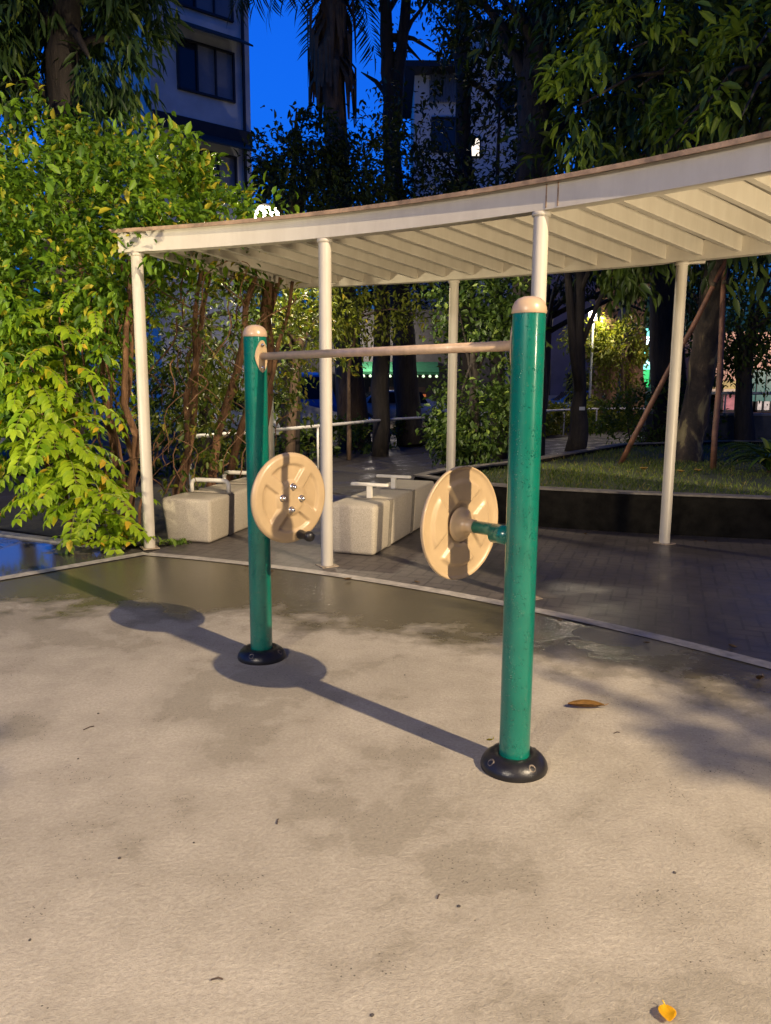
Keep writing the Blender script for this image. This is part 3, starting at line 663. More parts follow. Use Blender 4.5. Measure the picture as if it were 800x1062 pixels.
# trees that rise behind the canopy
palm = thing('palm_tree', (-.85, 19, 0), 'tall palm with a shaggy skirt of dead fronds behind the canopy', 'palm tree')
m = MB(); pp = [at(368, 440, 19), at(362, 380, 19), at(356, 300, 19), at(351, 180, 19), at(346, 90, 19), at(345, 0, 19), at(344, -45, 19)]; pp[0].z = 0
m.tube(pp, [.42, .34, .30, .27, .25, .26, .3], 14, wob=.08); m.build('trunk', M_BARK, palm)
top_ = pp[-1]; SK = plain('dead_frond', (.10, .065, .035), .8, .4, 6); m = MB()
for k in range(46):
    an_ = k * 2.39996; zz = rnd.uniform(-2.4, -.2); L = rnd.uniform(.9, 1.6); o = top_ + Vector((math.cos(an_) * .26, math.sin(an_) * .26, zz)); e = o + Vector((math.cos(an_) * .3, math.sin(an_) * .3, -L)); sd = Vector((-math.sin(an_), math.cos(an_), 0)) * .09
    mid = o.lerp(e, .4) + Vector((math.cos(an_) * .14, math.sin(an_) * .14, .1)); m.quads([[o - sd, o + Vector((math.cos(an_), math.sin(an_), 0)) * .03, o + sd], [mid - sd, mid + Vector((math.cos(an_), math.sin(an_), 0)) * .04, mid + sd], [e - sd * .3, e, e + sd * .3]])
m.build('dead_skirt', SK, palm)
P_, D_, N_, L_ = [], [], [], []; ra = MB()
for k in range(34):
    an_ = k * 2.39996; el = rnd.uniform(.15, 1.2); frond(top_ + Vector((0, 0, .1)), (math.cos(an_) * math.cos(el), math.sin(an_) * math.cos(el), math.sin(el)), rnd.uniform(2.2, 3.1), rnd.uniform(1.3, 2.3), 30, .62)
link('crown', leaf_mesh('crown', av(P_), av(D_), av(N_), np.array(L_), .07, .1, None, .3), DARK, palm); ra.build('frond_stalks', M_BARKD, palm)

def bg_tree(label, pxs, Y, r, ells, clumps, size, mat=DARK, bark=M_BARKD, per=8, name='background_tree', **kw):
    pts = [at(x, y, Y) for x, y in pxs]; pts[0].z = 0
    E = [((at(x, y, Yc).x, Yc, at(x, y, Yc).z), rr) for x, y, Yc, rr in ells]
    return tree(name, label, 'tree', [tuple(p) for p in pts], r, E, clumps, per, size, mat, bark, 'trees rising behind the canopy', **kw)
two = bg_tree('twin-stemmed tree with fine leaves against the blue sky, right of the palm', [(428, 436), (420, 380), (412, 250), (406, 120), (402, 60), (398, -30)], 20, [.36, .30, .24, .2, .16, .13], [(440, 0, 20, (.9, 1.0, .5)), (390, 70, 20.4, (.6, .8, .6)), (445, 58, 20.2, (.6, .8, .3)), (410, -40, 20, (1.8, 1.6, .7))], 170, .13, slen=.5)
m = MB(); m.tube([at(411, 130, 20), at(413, 80, 19.9), at(420, 20, 19.9), at(424, -40, 19.9)], [.14, .15, .13, .1], 9); m.build('second_stem', M_BARKD, two)
bg_tree('slim dark tree with a knobbed trunk in front of the pale building', [(486, 430), (483, 300), (481, 150), (480, 60), (480, -30)], 18, [.22, .2, .17, .16, .12], [(505, 70, 18, (.75, .7, .8)), (468, 20, 18.3, (.7, .6, .8)), (500, 10, 18, (1.2, 1.0, .8)), (522, 120, 18.2, (.4, .5, .5))], 230, .15)
bg_tree('thick dark tree whose trunk rises between sky gaps above the canopy middle', [(548, 420), (550, 300), (552, 180), (556, 80), (563, -20)], 14, [.32, .30, .28, .26, .2], [(530, 40, 14, (.8, .9, 1.0)), (590, 60, 14.4, (.9, .9, 1.2)), (560, -40, 14, (1.8, 1.5, 1.0)), (620, 130, 14.5, (1.0, .9, 1.2))], 480, .18)
bg_tree('dark rounded tree left of the palm, below the strip of blue sky', [(300, 430), (302, 330), (304, 200)], 15, [.2, .18, .12], [(300, 195, 15, (.75, .9, .95)), (330, 160, 15.6, (.45, .6, .6)), (272, 190, 15.2, (.4, .5, .6)), (345, 205, 15.5, (.8, .8, .8)), (306, 118, 15, (.12, .2, .2))], 520, .15, slen=.2)
bg_tree('dark bushy tree filling the gap right of the palm above the canopy', [(395, 430), (396, 330), (398, 220)], 17, [.2, .18, .12], [(395, 185, 17, (1.1, 1.1, 1.2)), (430, 222, 17, (1.0, 1.0, .6)), (375, 210, 17.4, (1.0, .9, 1.0))], 620, .15)
bg_tree('dark low bushy tree behind the canopy in front of the pale building', [(520, 430), (516, 330), (512, 260)], 16.5, [.18, .16, .1], [(505, 232, 16.5, (1.1, 1.0, .7)), (447, 150, 17.4, (.5, .5, .9)), (515, 90, 17.6, (.6, .5, .9)), (560, 225, 16.8, (.8, .9, 1.0)), (460, 245, 17, (.8, .8, .5))], 420, .15)
bg_tree('huge dark tree filling the upper right corner behind the leaves', [(700, 420), (690, 250), (680, 100), (660, -60)], 17.5, [.4, .35, .3, .2], [(660, 60, 17.5, (3.2, 1.4, 2.6)), (760, 60, 17.8, (2.6, 1.4, 2.8)), (700, 190, 17.4, (3.0, 1.3, 1.3)), (610, 120, 18, (1.2, 1.2, 2.4)), (620, 20, 18, (1.1, 1.2, 1.4)), (820, 150, 17.5, (1.6, 1.4, 2.4))], 1900, .24, W=.36)
PALMATE = leafmat('long_drooping_leaf', (.02, .045, .012), (.06, .11, .022), (.16, .22, .03), .4, .3, .05)
bg_tree('dark tree with long drooping leaves above the vine, upper left corner', [(60, 430), (62, 250), (66, 60), (70, -60)], 11.5, [.3, .26, .22, .15], [(70, 40, 11.3, (1.15, .9, .95)), (10, 50, 11.6, (.9, .9, 1.0)), (130, 50, 11.6, (.55, .7, 1.0)), (-40, 20, 11.6, (.9, .8, 1.0)), (20, 0, 12.4, (1.3, .6, .9)), (60, -40, 11.5, (1.8, 1.2, .8)), (100, 70, 10.9, (.55, .5, .45)), (120, 120, 11.8, (.5, .5, .8))], 860, .26, PALMATE, W=.2, droop=-1.2, spread=.05, slen=.3, per=10)
# lower, lamplit trees seen under the canopy
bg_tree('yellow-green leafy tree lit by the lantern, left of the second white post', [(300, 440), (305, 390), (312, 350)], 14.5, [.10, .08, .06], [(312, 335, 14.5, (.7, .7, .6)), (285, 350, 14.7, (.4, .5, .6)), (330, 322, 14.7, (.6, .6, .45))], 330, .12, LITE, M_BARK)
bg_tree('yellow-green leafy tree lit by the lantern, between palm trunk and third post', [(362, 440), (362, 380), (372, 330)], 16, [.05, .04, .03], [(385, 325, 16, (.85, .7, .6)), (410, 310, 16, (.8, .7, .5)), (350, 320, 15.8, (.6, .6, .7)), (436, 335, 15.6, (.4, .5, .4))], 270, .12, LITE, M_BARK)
bg_tree('broad red-brown trunked tree just right of the far lantern', [(628, 420), (629, 370), (631, 300), (632, 200)], 29, [.48, .42, .40, .3], [(640, 215, 29, (2.2, 1.5, 1.2))], 160, .22, DARK, M_BARKR)
bg_tree('second red-brown trunked tree, right of the broad one behind the far lantern', [(658, 420), (659, 370), (660, 300), (662, 200)], 29.5, [.42, .38, .33, .25], [(670, 255, 29.5, (2.0, 1.5, 1.2))], 160, .22, DARK, M_BARKR)
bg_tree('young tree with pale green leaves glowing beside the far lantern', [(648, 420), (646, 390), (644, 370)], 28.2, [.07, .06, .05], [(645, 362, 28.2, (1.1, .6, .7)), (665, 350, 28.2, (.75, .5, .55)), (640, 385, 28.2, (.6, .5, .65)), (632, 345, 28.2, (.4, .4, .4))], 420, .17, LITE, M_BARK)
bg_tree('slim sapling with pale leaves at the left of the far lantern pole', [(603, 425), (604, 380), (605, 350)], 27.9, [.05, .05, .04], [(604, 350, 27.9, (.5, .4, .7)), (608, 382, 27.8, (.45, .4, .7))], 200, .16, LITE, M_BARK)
bg_tree('dense dark tree with low boughs at the right edge under the canopy', [(778, 425), (772, 400), (775, 350)], 16.5, [.22, .16, .12], [(790, 340, 16.5, (1.1, .9, 1.0)), (755, 340, 16.8, (.7, .8, .6)), (800, 300, 16.5, (1.2, 1.0, 1.0)), (770, 385, 16.3, (.3, .3, .15))], 560, .14, MIDG, M_BARKD)
bg_tree('dark tree whose boughs close the gap beneath the rear beam', [(560, 425), (566, 360), (570, 300)], 24, [.2, .18, .14], [(575, 283, 22, (1.2, 1.0, .4)), (690, 285, 22, (2.2, 1.0, .8)), (640, 268, 21, (1.5, 1.0, .4)), (690, 345, 25, (.9, .8, .8))], 420, .17, DARK, M_BARKD)

bg_tree('broad dark tree far behind the left vine stems', [(210, 430), (212, 380), (215, 330)], 12.5, [.12, .1, .08], [(210, 350, 12.3, (1.0, .7, 1.1)), (165, 380, 12.6, (.7, .6, .9)), (250, 330, 12.6, (.7, .6, .9)), (220, 420, 12.2, (1.1, .5, .6))], 520, .12, MIDG, M_BARKD)
bg_tree('dark leafy tree behind the vine at the left edge', [(15, 430), (18, 350), (20, 280)], 13, [.14, .12, .1], [(10, 260, 13, (1.2, .7, 1.0)), (60, 200, 13, (.9, .7, .8)), (-40, 210, 13.2, (1.0, .7, 1.2)), (35, 250, 13, (.7, .6, .5))], 420, .13, MIDG, M_BARKD)
bg_tree('far dark tree seen under the canopy between second and third posts', [(330, 425), (335, 370), (345, 320)], 36, [.35, .3, .25], [(330, 305, 36, (2.6, 1.5, 1.6)), (420, 300, 36.5, (2.8, 1.5, 1.8)), (480, 290, 36.5, (2.4, 1.5, 1.8))], 520, .3)
bg_tree('far dark tree seen under the canopy right of the fourth post', [(735, 425), (733, 370), (730, 300)], 36, [.35, .3, .25], [(700, 270, 36, (3.0, 1.5, 1.8)), (760, 290, 36.5, (2.8, 1.5, 2.0)), (650, 262, 36.5, (2.4, 1.5, 1.5))], 560, .3)
# trees standing beside the camera: only their shadows fall into the picture
tree('plaza_tree', 'leafy tree right of the plaza whose boughs dapple the concrete by the dark paving', 'tree', [(6.6, 1.2, 0), (6.5, 1.2, 2.0), (6.3, 1.15, 3.6), (5.6, .9, 4.2)], [.15, .12, .09, .05],
     [((5.05, .45, 4.15), (.5, .5, .3)), ((5.6, .9, 4.3), (.5, .5, .35)), ((4.60, .02, 4.1), (.34, .36, .2)), ((4.95, -.08, 4.1), (.36, .34, .2)), ((5.2, .15, 4.1), (.3, .3, .2))], 330, 7, .15, MIDG, M_BARK, limbs=4, slen=.2, spread=.07)
tree('plaza_tree', 'tree behind the camera whose one leafy bough shades the lower left of the plaza', 'tree', [(2.0, -2.2, 0), (2.05, -2.15, 2.8), (2.35, -1.7, 3.6), (2.75, -1.0, 3.95)], [.12, .09, .05, .012],
     [((2.78, -.66, 4.04), (.22, .22, .14))], 12, 7, .12, MIDG, M_BARK, limbs=2, slen=.14, spread=.05)

# shrubs, hedges
HEDGE = leafmat('hedge_leaf', (.035, .07, .010), (.10, .155, .02), (.2, .22, .03), .38, .3, .05)
def hedge(name, label, pts, w, h, clumps, size, mat, cat='hedge', zb=0.0):
    base = Vector(pts[0]); t = thing(name, (base.x, base.y, zb), label, cat)
    E = []
    for a, b_ in zip(pts, pts[1:]):
        L = (Vector(b_) - Vector(a)).length; m_ = max(2, int(L / .45))
        for k in range(m_):
            q = Vector(a).lerp(Vector(b_), (k + .5) / m_); hh = h * random.uniform(.85, 1.1); E.append(((q.x, q.y, zb + hh * .52), (.38, w, hh * .52)))
    link('foliage', leaf_mesh('foliage', *crown(E, clumps, 7, size, .5, .06, .16, .1, .5)), mat, t)
    for c, r in E:
        s = MB(); s.tube(jitter_line((c[0] + random.uniform(-.15, .15), c[1], zb), (c[0] + random.uniform(-.2, .2), c[1], zb + r[2] * 1.5), 4, .05), [.014, .012, .009, .006], 5); s.build('stem', M_BARKD, t)
hedge('hedge', 'clipped dark green hedge behind the white handrail', [(-4.4, 13.0, 0), (-2.3, 14.2, 0), (-.9, 17.6, 0), (.3, 19.5, 0), (1.5, 21.0, 0)], .45, .62, 620, .11, HEDGE)
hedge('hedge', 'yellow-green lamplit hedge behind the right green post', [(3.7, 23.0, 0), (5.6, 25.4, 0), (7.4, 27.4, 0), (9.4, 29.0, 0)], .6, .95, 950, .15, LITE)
bs = thing('round_bush', (5.35, 16.9, 0), 'dark rounded bush at the back edge of the raised lawn', 'bush')
link('foliage', leaf_mesh('foliage', *crown([((5.2, 16.9, .72), (.85, .7, .55)), ((6.0, 17.1, .85), (.8, .7, .7)), ((6.6, 16.8, .65), (.6, .6, .5))], 380, 8, .12, .4, .06, .22, .1, .5)), HEDGE, bs)
for k in range(9): m = MB(); m.tube(jitter_line((5.7 + random.uniform(-.5, .6), 16.95, 0), (5.7 + random.uniform(-.9, 1.0), 16.9, .9), 4, .06), [.02, .016, .012, .006], 6); m.build('stem', M_BARKD, bs)
# strap-leaved plant at the right edge
STRAP = leafmat('strap_leaf', (.03, .07, .012), (.09, .16, .02), (.3, .33, .04), .32, .25, .1)
sp_ = thing('strap_leaved_plant', (5.35, 10.6, .36), 'dark plant with long arching strap leaves at the right edge of the lawn', 'plant')
m = MB(); lay = m.bm.verts.layers.float.new('tint')
for k in range(64):
    an_ = k * 2.39996; L = rnd.uniform(.55, .95); b0 = Vector((5.35 + rnd.uniform(-.12, .12), 10.6 + rnd.uniform(-.12, .12), .36 + rnd.uniform(0, .18))); v = Vector((math.cos(an_) * .8, math.sin(an_) * .8, rnd.uniform(.6, 1.6))).normalized(); p = b0.copy(); rows = []; tn = rnd.random()
    for i in range(9):
        sd = v.cross(Vector((0, 0, 1))).normalized() * .032 * math.sin(PI * (.12 + .86 * i / 8)); nz = sd.cross(v).normalized() * .009
        rows.append([p - sd, p - nz, p + sd]); v = (v + Vector((0, 0, -.19))).normalized(); p = p + v * L / 8
    V = m.quads(rows, True)
    for row in V:
        for q in row: q[lay] = tn
m.build('leaves', STRAP, sp_, recalc=False)
m = MB(); m.tube([(5.35, 10.6, .3), (5.35, 10.6, .62)], [.09, .07], 10, wob=.1); m.build('stem', M_BARK, sp_)

# ------------------------------------------------------------------ handrails, poles, lanterns
def handrail(name, label, pts, h, group=None):
    base = Vector(pts[0]); t = thing(name, base, label, 'handrail', group); r = MB(); r.tube([Vector(p) + Vector((0, 0, h)) for p in pts], .03, 10); r.build('rail', M_RAIL, t)
    return t
def rail_post(t, p, h):
    m = MB(); m.tube([Vector(p), Vector(p) + Vector((0, 0, h - .02))], .022, 8); m.build('post', M_RAIL, t)
H1 = [(-2.8, 11.0, 0), (-2.2, 12.0, 0), (-1.25, 14.2, 0), (-.02, 17.1, 0), (1.2, 19.0, 0), (1.9, 20.2, 0)]
t = handrail('handrail', 'slim white handrail in front of the dark hedge, behind the benches', H1, .79, 'white handrails round the planting')
for p in (H1[0], H1[2], H1[3], H1[5]): rail_post(t, p, .79)
H2 = [(2.6, 21.1, 0), (4.2, 22.6, 0), (5.62, 24.5, 0), (7.1, 26.2, 0), (8.4, 26.6, 0), (9.8, 26.4, 0)]
t = handrail('handrail', 'curving white handrail in front of the lamplit hedge', H2, .82, 'white handrails round the planting')
for p in (H2[0], H2[2], H2[3], H2[5]): rail_post(t, p, .82)
# low wall with rail at the right
rw = thing('retaining_wall', (9, 16.6, 0), 'low dark grey retaining wall behind the lawn at the right', 'wall')
m = MB(); wl = [(5.9, 17.6), (7.4, 16.9), (10, 16.4), (15, 16.2)]
m.prism([(x, y) for x, y in wl] + [(x, y + .22) for x, y in wl[::-1]], 0, .93); m.build('wall', plain('grey_render', (.085, .085, .088), .8, .4, 3, bmp=.3), rw)
m = MB(); m.prism([(x, y - .03) for x, y in wl] + [(x, y + .25) for x, y in wl[::-1]], .932, .985); m.build('coping', plain('pale_coping', (.24, .24, .25), .7, .3, 6), rw)
t = handrail('handrail', 'broad grey handrail on top of the low retaining wall', [(x, y + .1, .985) for x, y in wl], .42, None)
rails = [c for c in t.children]
for x in (0.2, 1.0, 1.6, 2.2, 2.7):
    i = int(x); p = Vector((*wl[i], .985)).lerp(Vector((*wl[i + 1], .985)), x - i) + Vector((0, .1, 0)); rail_post(t, p, .42)
m = MB(); m.prism([(x, y + .02) for x, y in wl] + [(x, y + .18) for x, y in wl[::-1]], 1.39, 1.44); m.build('top_board', M_RAIL, t)
# pale slim pole left
pole_p = onz(286, 470); up_ = thing('utility_pole', (-2.03, 14.0, 0), 'slim pale pole standing just right of the left green post', 'pole')
up_.location = (-1.62, 10.9, 0); m = MB(); m.tube([(-1.62, 10.9, 0), (-1.64, 10.9, 2.4)], [.042, .038], 12); m.build('pole', plain('pale_grey_pole', (.34, .30, .24), .7, .35, 10, bmp=.2), up_)
m = MB(); m.tube([(-1.62, 10.9, 0), (-1.62, 10.9, .16)], [.10, .06], 12); m.build('foot', M_SOIL, up_)
# far lit sign board
sg = thing('road_sign', at(303, 440, 24), 'plain pale square road sign on a thin pole above the blue truck', 'sign'); sg.location.z = 0
q = at(303, 402, 24); m = MB(); m.tube([(q.x, 24, 0), (q.x, 24, q.z)], .03, 8); m.build('pole', M_RAIL, sg)
m = MB(); m.box((q.x, 23.95, q.z), (.32, .02, .46)); m.build('panel', plain('pale_sign', (.55, .62, .68), .5, .1), sg)

def lantern(base, h, label, power, group='glowing park lanterns', bulb=6.0, col=(1, .83, .58)):
    t = thing('park_lantern', base, label, 'street lamp', group); b = Vector(base)
    m = MB(); m.tube([b, b + Vector((0, 0, .5)), b + Vector((0, 0, h - .28))], [.065, .045, .036], 12); m.build('pole', plain('pale_lamp_pole', (.3, .32, .3), .45, .2, 8), t)
    m = MB(); m.lathe([(.05, h - .28), (.085, h - .25), (.10, h - .22), (.0, h - .22)], Matrix.Translation(b), 16); m.build('collar', plain('lamp_metal', (.1, .1, .1), .4), t)
    m = MB(); m.lathe([(.07, h - .215), (.135, h - .13), (.17, h - .02), (.165, h + .07), (.12, h + .12), (.0, h + .122)], Matrix.Translation(b), 20); m.build('shade', emit('lantern_glass_%g' % bulb, col, bulb), t)
    m = MB(); m.lathe([(.13, h + .125), (.135, h + .135), (.09, h + .165), (.02, h + .185), (0, h + .185)], Matrix.Translation(b), 16); m.build('roof', plain('lamp_metal', (.1, .1, .1), .4), t)
    ld = bpy.data.lights.new('lantern_light', 'POINT' if h < 3 else 'SPOT'); ld.energy = power; ld.color = col
    if h > 3: ld.spot_size = R(178); ld.spot_blend = .08      # the lantern's roof keeps its light downward
    ld.shadow_soft_size = .3 if power > 1000 else .2
    lo = bpy.data.objects.new('lantern_light', ld); COL.objects.link(lo); lo.parent = t
    if h > 3:
        l2 = bpy.data.lights.new('lantern_glow', 'POINT'); l2.energy = power * .2; l2.color = col; l2.shadow_soft_size = .2; o2 = bpy.data.objects.new('lantern_glow', l2); COL.objects.link(o2); o2.parent = t; o2.location = (-.18, -.2, h)
    lo.location = (-.42, .4, h - .1) if h < 3 else (.30, .10, h); return t
qa = at(277, 226, 10.9); lantern((qa.x, qa.y, 0), qa.z, 'glowing lantern among leaves just above the canopy roof', 650, bulb=14.0)
qb = at(616, 326, 27.5); lantern((qb.x, qb.y, 0), qb.z, 'glowing lantern on a pale pole seen below the canopy, right of the green post', 420, bulb=14.0)

lantern((6.9, -3.3, 0), 2.2, 'added low fill lantern beside the plaza behind the camera, out of view at the right', 480, bulb=9.0)  # unseen low lamp added to brighten rafters, benches and posts
lantern((-3.6, -3.2, 0), 4.1, 'added warm fill lantern behind the camera, out of view at the left', 1250, bulb=11.0, col=(1, .86, .66))  # unseen lamp added as warm fill for the blue shadows
# added fill spotlight, out of view, that brightens the vine from the left
gp_ = thing('fill_spotlight', (-6.3, 2.9, 0), 'added small spotlight out of view at the left, brightening the climbing vine', 'spotlight')
m = MB(); m.tube([(-6.3, 2.9, 0), (-6.3, 2.9, .28)], .02, 8); m.build('stake', M_BLACK, gp_)
av_ = (Vector((-3.15, 7.6, 2.6)) - Vector((-6.3, 2.9, .4))).normalized()
m = MB(); m.lathe([(0, -.12), (.05, -.12), (.075, -.04), (.08, 0), (.07, 0), (.06, -.03), (0, -.03)], Matrix.Translation(Vector((-6.3, 2.9, .4)) - av_ * .02) @ av_.to_track_quat('Z', 'Y').to_matrix().to_4x4(), 20); m.build('lamp_head', M_BLACK, gp_)
ld = bpy.data.lights.new('vine_spot', 'SPOT'); ld.energy = 1900; ld.color = (1, .86, .58); ld.shadow_soft_size = .12; ld.spot_size = R(60); ld.spot_blend = .9
lo = bpy.data.objects.new('vine_spot', ld); COL.objects.link(lo); lo.parent = gp_; lo.location = (0, 0, .4); lo.rotation_mode = 'QUATERNION'; lo.rotation_quaternion = av_.to_track_quat('-Z', 'Y')
gp_ = thing('fill_spotlight', (5.0, 1.9, 0), 'added small spotlight out of view right of the plaza, brightening the canopy underside', 'spotlight')  # added unseen uplight that brightens rafters and soffit from below
m = MB(); m.tube([(5.0, 1.9, 0), (5.0, 1.9, .20)], .02, 8); m.build('stake', M_BLACK, gp_)
av_ = (Vector((1.6, 7.3, 2.75)) - Vector((5.0, 1.9, .3))).normalized()
m = MB(); m.lathe([(0, -.12), (.05, -.12), (.075, -.04), (.08, 0), (.07, 0), (.06, -.03), (0, -.03)], Matrix.Translation(Vector((5.0, 1.9, .3)) - av_ * .02) @ av_.to_track_quat('Z', 'Y').to_matrix().to_4x4(), 20); m.build('lamp_head', M_BLACK, gp_)
ld = bpy.data.lights.new('canopy_spot', 'SPOT'); ld.energy = 1550; ld.color = (1, .80, .52); ld.shadow_soft_size = .3; ld.spot_size = R(62); ld.spot_blend = .8
lo = bpy.data.objects.new('canopy_spot', ld); COL.objects.link(lo); lo.parent = gp_; lo.location = (0, 0, .3); lo.rotation_mode = 'QUATERNION'; lo.rotation_quaternion = av_.to_track_quat('-Z', 'Y')
# the floodlight mast behind the camera
fm = thing('floodlight_mast', (LAMP.x + .25, LAMP.y - .2, 0), 'tall floodlight mast that lights the plaza from behind', 'street lamp')
b = Vector((LAMP.x + .25, LAMP.y - .2, 0)); m = MB(); m.tube([b, b + Vector((0, 0, 9.4))], [.11, .06], 12); m.build('pole', M_RAIL, fm)
aim = Vector((-1.5, 4.6, .3)) - LAMP
m = MB(); m.box(LAMP - aim.normalized() * .14 + Vector((0, 0, .1)), (.34, .34, .12), rot=aim.to_track_quat('-Z', 'Y').to_matrix().to_4x4()); m.build('lamp_head', M_RAIL, fm)
ld = bpy.data.lights.new('flood', 'SPOT'); ld.energy = 14500; ld.color = (1, .80, .545); ld.shadow_soft_size = .09; ld.spot_size = R(57); ld.spot_blend = .35
lo = bpy.data.objects.new('flood', ld); COL.objects.link(lo); lo.parent = fm; lo.location = LAMP - fm.location; lo.rotation_mode = 'QUATERNION'; lo.rotation_quaternion = aim.to_track_quat('-Z', 'Y')

# ------------------------------------------------------------------ buildings
M_FAC = plain('grey_facade', (.62, .63, .63), .8, .18, .8, bmp=.1)
M_FACP = plain('pale_facade', (.64, .66, .68), .8, .15, .6)
M_FRAME = plain('dark_window_frame', (.02, .02, .022), .5)
m_, nt_, b__ = newmat('night_window_glass'); b__.inputs['Base Color'].default_value = (.02, .025, .035, 1); b__.inputs['Roughness'].default_value = .08; M_GLASS = m_
M_CURT = plain('window_blind', (.22, .23, .26), .5, .1, 4)
class Facade:
    def __init__(s, a, b, parent): s.a, s.b = Vector(a), Vector(b); s.u = (s.b - s.a).normalized(); s.n = Vector((s.u.y, -s.u.x, 0)); s.p = parent; s.rz = math.atan2(s.u.y, s.u.x)
    def pt(s, u, z, o=0.0): return s.a + s.u * u + s.n * o + Vector((0, 0, z))
    def box(s, u, z, w, h, o, d, name, mat, parent=None): m = MB(); m.box(s.pt(u, z, o), (w, d, h), rz=s.rz); return m.build(name, mat, parent or s.p)
    def window(s, u, z, w, h, panes=3, glass=None, awning=False):
        f = MB(); t = .07
        for du in (-w / 2, w / 2): f.box(s.pt(u + du, z, .04), (t, .12, h + t), rz=s.rz)
        for dz in (-h / 2, h / 2): f.box(s.pt(u, z + dz, .045), (w, .11, t), rz=s.rz)
        for k in range(1, panes): f.box(s.pt(u - w / 2 + w * k / panes, z, .042), (t * .8, .1, h), rz=s.rz)
        fo = f.build('window', M_FRAME, s.p)
        for k in range(panes):
            g = MB(); g.box(s.pt(u - w / 2 + w * (k + .5) / panes, z, .012), (w / panes - .03, .01, h - .03), rz=s.rz); g.build('pane', (glass[k] if isinstance(glass, list) else glass) or M_GLASS, fo)
        if awning:
            q = MB(); a, b = s.pt(u - w * .68, z + h / 2 + .15, .05), s.pt(u + w * .68, z + h / 2 + .15, .05); o = s.n * .75
            for e in (a, b): pass
            up = Vector((0, 0, .42)); th = Vector((0, 0, .06))
            q.quads([[a + up, b + up], [a + o, b + o], [a + o - th, b + o - th], [a + up - th, b + up - th]]); q.build('awning', plain('dark_awning', (.035, .05, .045), .7), s.p)
# left apartment block
bl = at(166, 330, 27); br = at(264.5, 330, 29.3); bA, bB = Vector((bl.x, bl.y, 0)), Vector((br.x, br.y, 0))
ap = thing('apartment_building', (bA + bB) / 2, 'grey apartment block with awninged windows against the blue sky, upper left', 'building')
fa = Facade(bA, bB, ap); W_ = (bB - bA).length; m = MB(); m.box(fa.pt(W_ / 2, 11.5, -4), (W_, 8, 23), rz=fa.rz); m.build('wall', M_FAC, ap)
def zpx(x, y, Y): return at(x, y, Y).z
for zc_, hh in ((zpx(219, 73, 28.2), 1.55), (zpx(219, -20, 28.2), 1.9), (zpx(219, 180, 28.2), 1.4)):
    fa.window(W_ * .54, zc_, W_ * .56, hh, 3, [M_GLASS, M_CURT, M_CURT], awning=True)
m = MB(); m.box(fa.pt(W_ / 2, zpx(219, 135, 28.2), .05), (W_, .1, .5), rz=fa.rz); m.build('floor_band', plain('dark_band', (.03, .03, .035), .8), ap)
m = MB(); m.box(fa.pt(W_ * .98 - .2, zpx(219, 60, 28.2), .05), (.08, .08, 16), rz=fa.rz); m.build('drain_pipe', M_FRAME, ap)
# pale building in the middle
cb = thing('pale_building', (4.4, 42, 0), 'pale bluish building with one lit window glimpsed between trunks', 'building')
x0, x1 = at(428, 300, 41).x, at(482, 300, 41).x; x2 = at(556, 300, 41).x; zt1, zt2 = at(450, 78, 41).z, at(510, 22, 41).z
f1 = Facade((x0, 41, 0), (x1, 41, 0), cb)
m = MB(); m.box(((x0 + x1) / 2, 44, zt1 / 2), (x1 - x0, 6, zt1)); m.build('wall', M_FACP, cb)
m = MB(); m.box(((x1 + x2) / 2 + .02, 44.2, zt2 / 2), (x2 - x1, 6.8, zt2)); m.build('tower', M_FACP, cb)
m = MB(); m.box(((x0 + x1) / 2 - .2, 43.6, zt1 + .14), (x1 - x0 + .6, 7.4, .26)); m.build('roof_slab', M_FRAME, cb)
m = MB(); nn = 22
for k in range(nn): m.box((at(446, 90, 40.9).x + 1.7 * k / nn, 40.9, at(446, 92, 41).z), (.045, .1, 1.3))
m.build('louvre', plain('blue_grey_louvre', (.14, .17, .22), .6), cb)
f1.window((x1 - x0) * .55, at(450, 140, 41).z, 1.2, 1.6, 2)
f2 = Facade((x1, 40.78, 0), (x2, 40.78, 0), cb)
f2.window(at(490.5, 153, 40.8).x - x1, at(490, 153, 40.8).z, .72, .9, 1, emit('warm_lit_window', (1, .86, .72), 1.6))
f2.window(at(525, 130, 40.8).x - x1, at(490, 100, 40.8).z, 1.0, 1.3, 2)
# row of shops behind the left hedge
sh = thing('shop_row', (-1.5, 34, 0), 'dim shop front with green awning and glowing orange sign behind the parked cars', 'shop')
f3 = Facade((-9, 32, 0), (4.3, 32, 0), sh); m = MB(); m.box((-2.35, 34, 2.3), (13.3, 4, 4.6)); m.build('wall', plain('dark_shop_wall', (.055, .05, .05), .8), sh)
def shpx(x, y, Y=32): q = at(x, y, Y); return q.x + 9, q.z
u, z = shpx(408, 391); m = MB(); m.box((u - 9, 31.4, z + .35), (3.6, 1.1, .12), rot=Matrix.Rotation(R(22), 4, 'X')); aw = m.build('awning', plain('green_awning', (.02, .13, .06), .7), sh)
for k in range(14): 
    m = MB(); m.lathe([(0, -.05), (.05, -.03), (.055, 0), (.03, .05), (0, .06)], Matrix.Translation((u - 9 - 1.7 + 3.4 * k / 13, 30.85, z + .02)), 8); m.build('bulb', emit('awning_bulb', (.75, 1, .6), 1.6) if k == 0 else bpy.data.materials['awning_bulb'], aw)
u, z = shpx(414, 413.5); m = MB(); m.box((u - 9, 31.93, z), (2.2, .1, .38)); m.build('sign', emit('orange_sign', (1, .25, .05), .42), sh)
u, z = shpx(426, 413.5); m = MB(); m.box((u - 9, 31.86, z), (.26, .04, .3)); m.build('sign_lamp', emit('red_sign', (1, .06, .02), 1.2), sh)
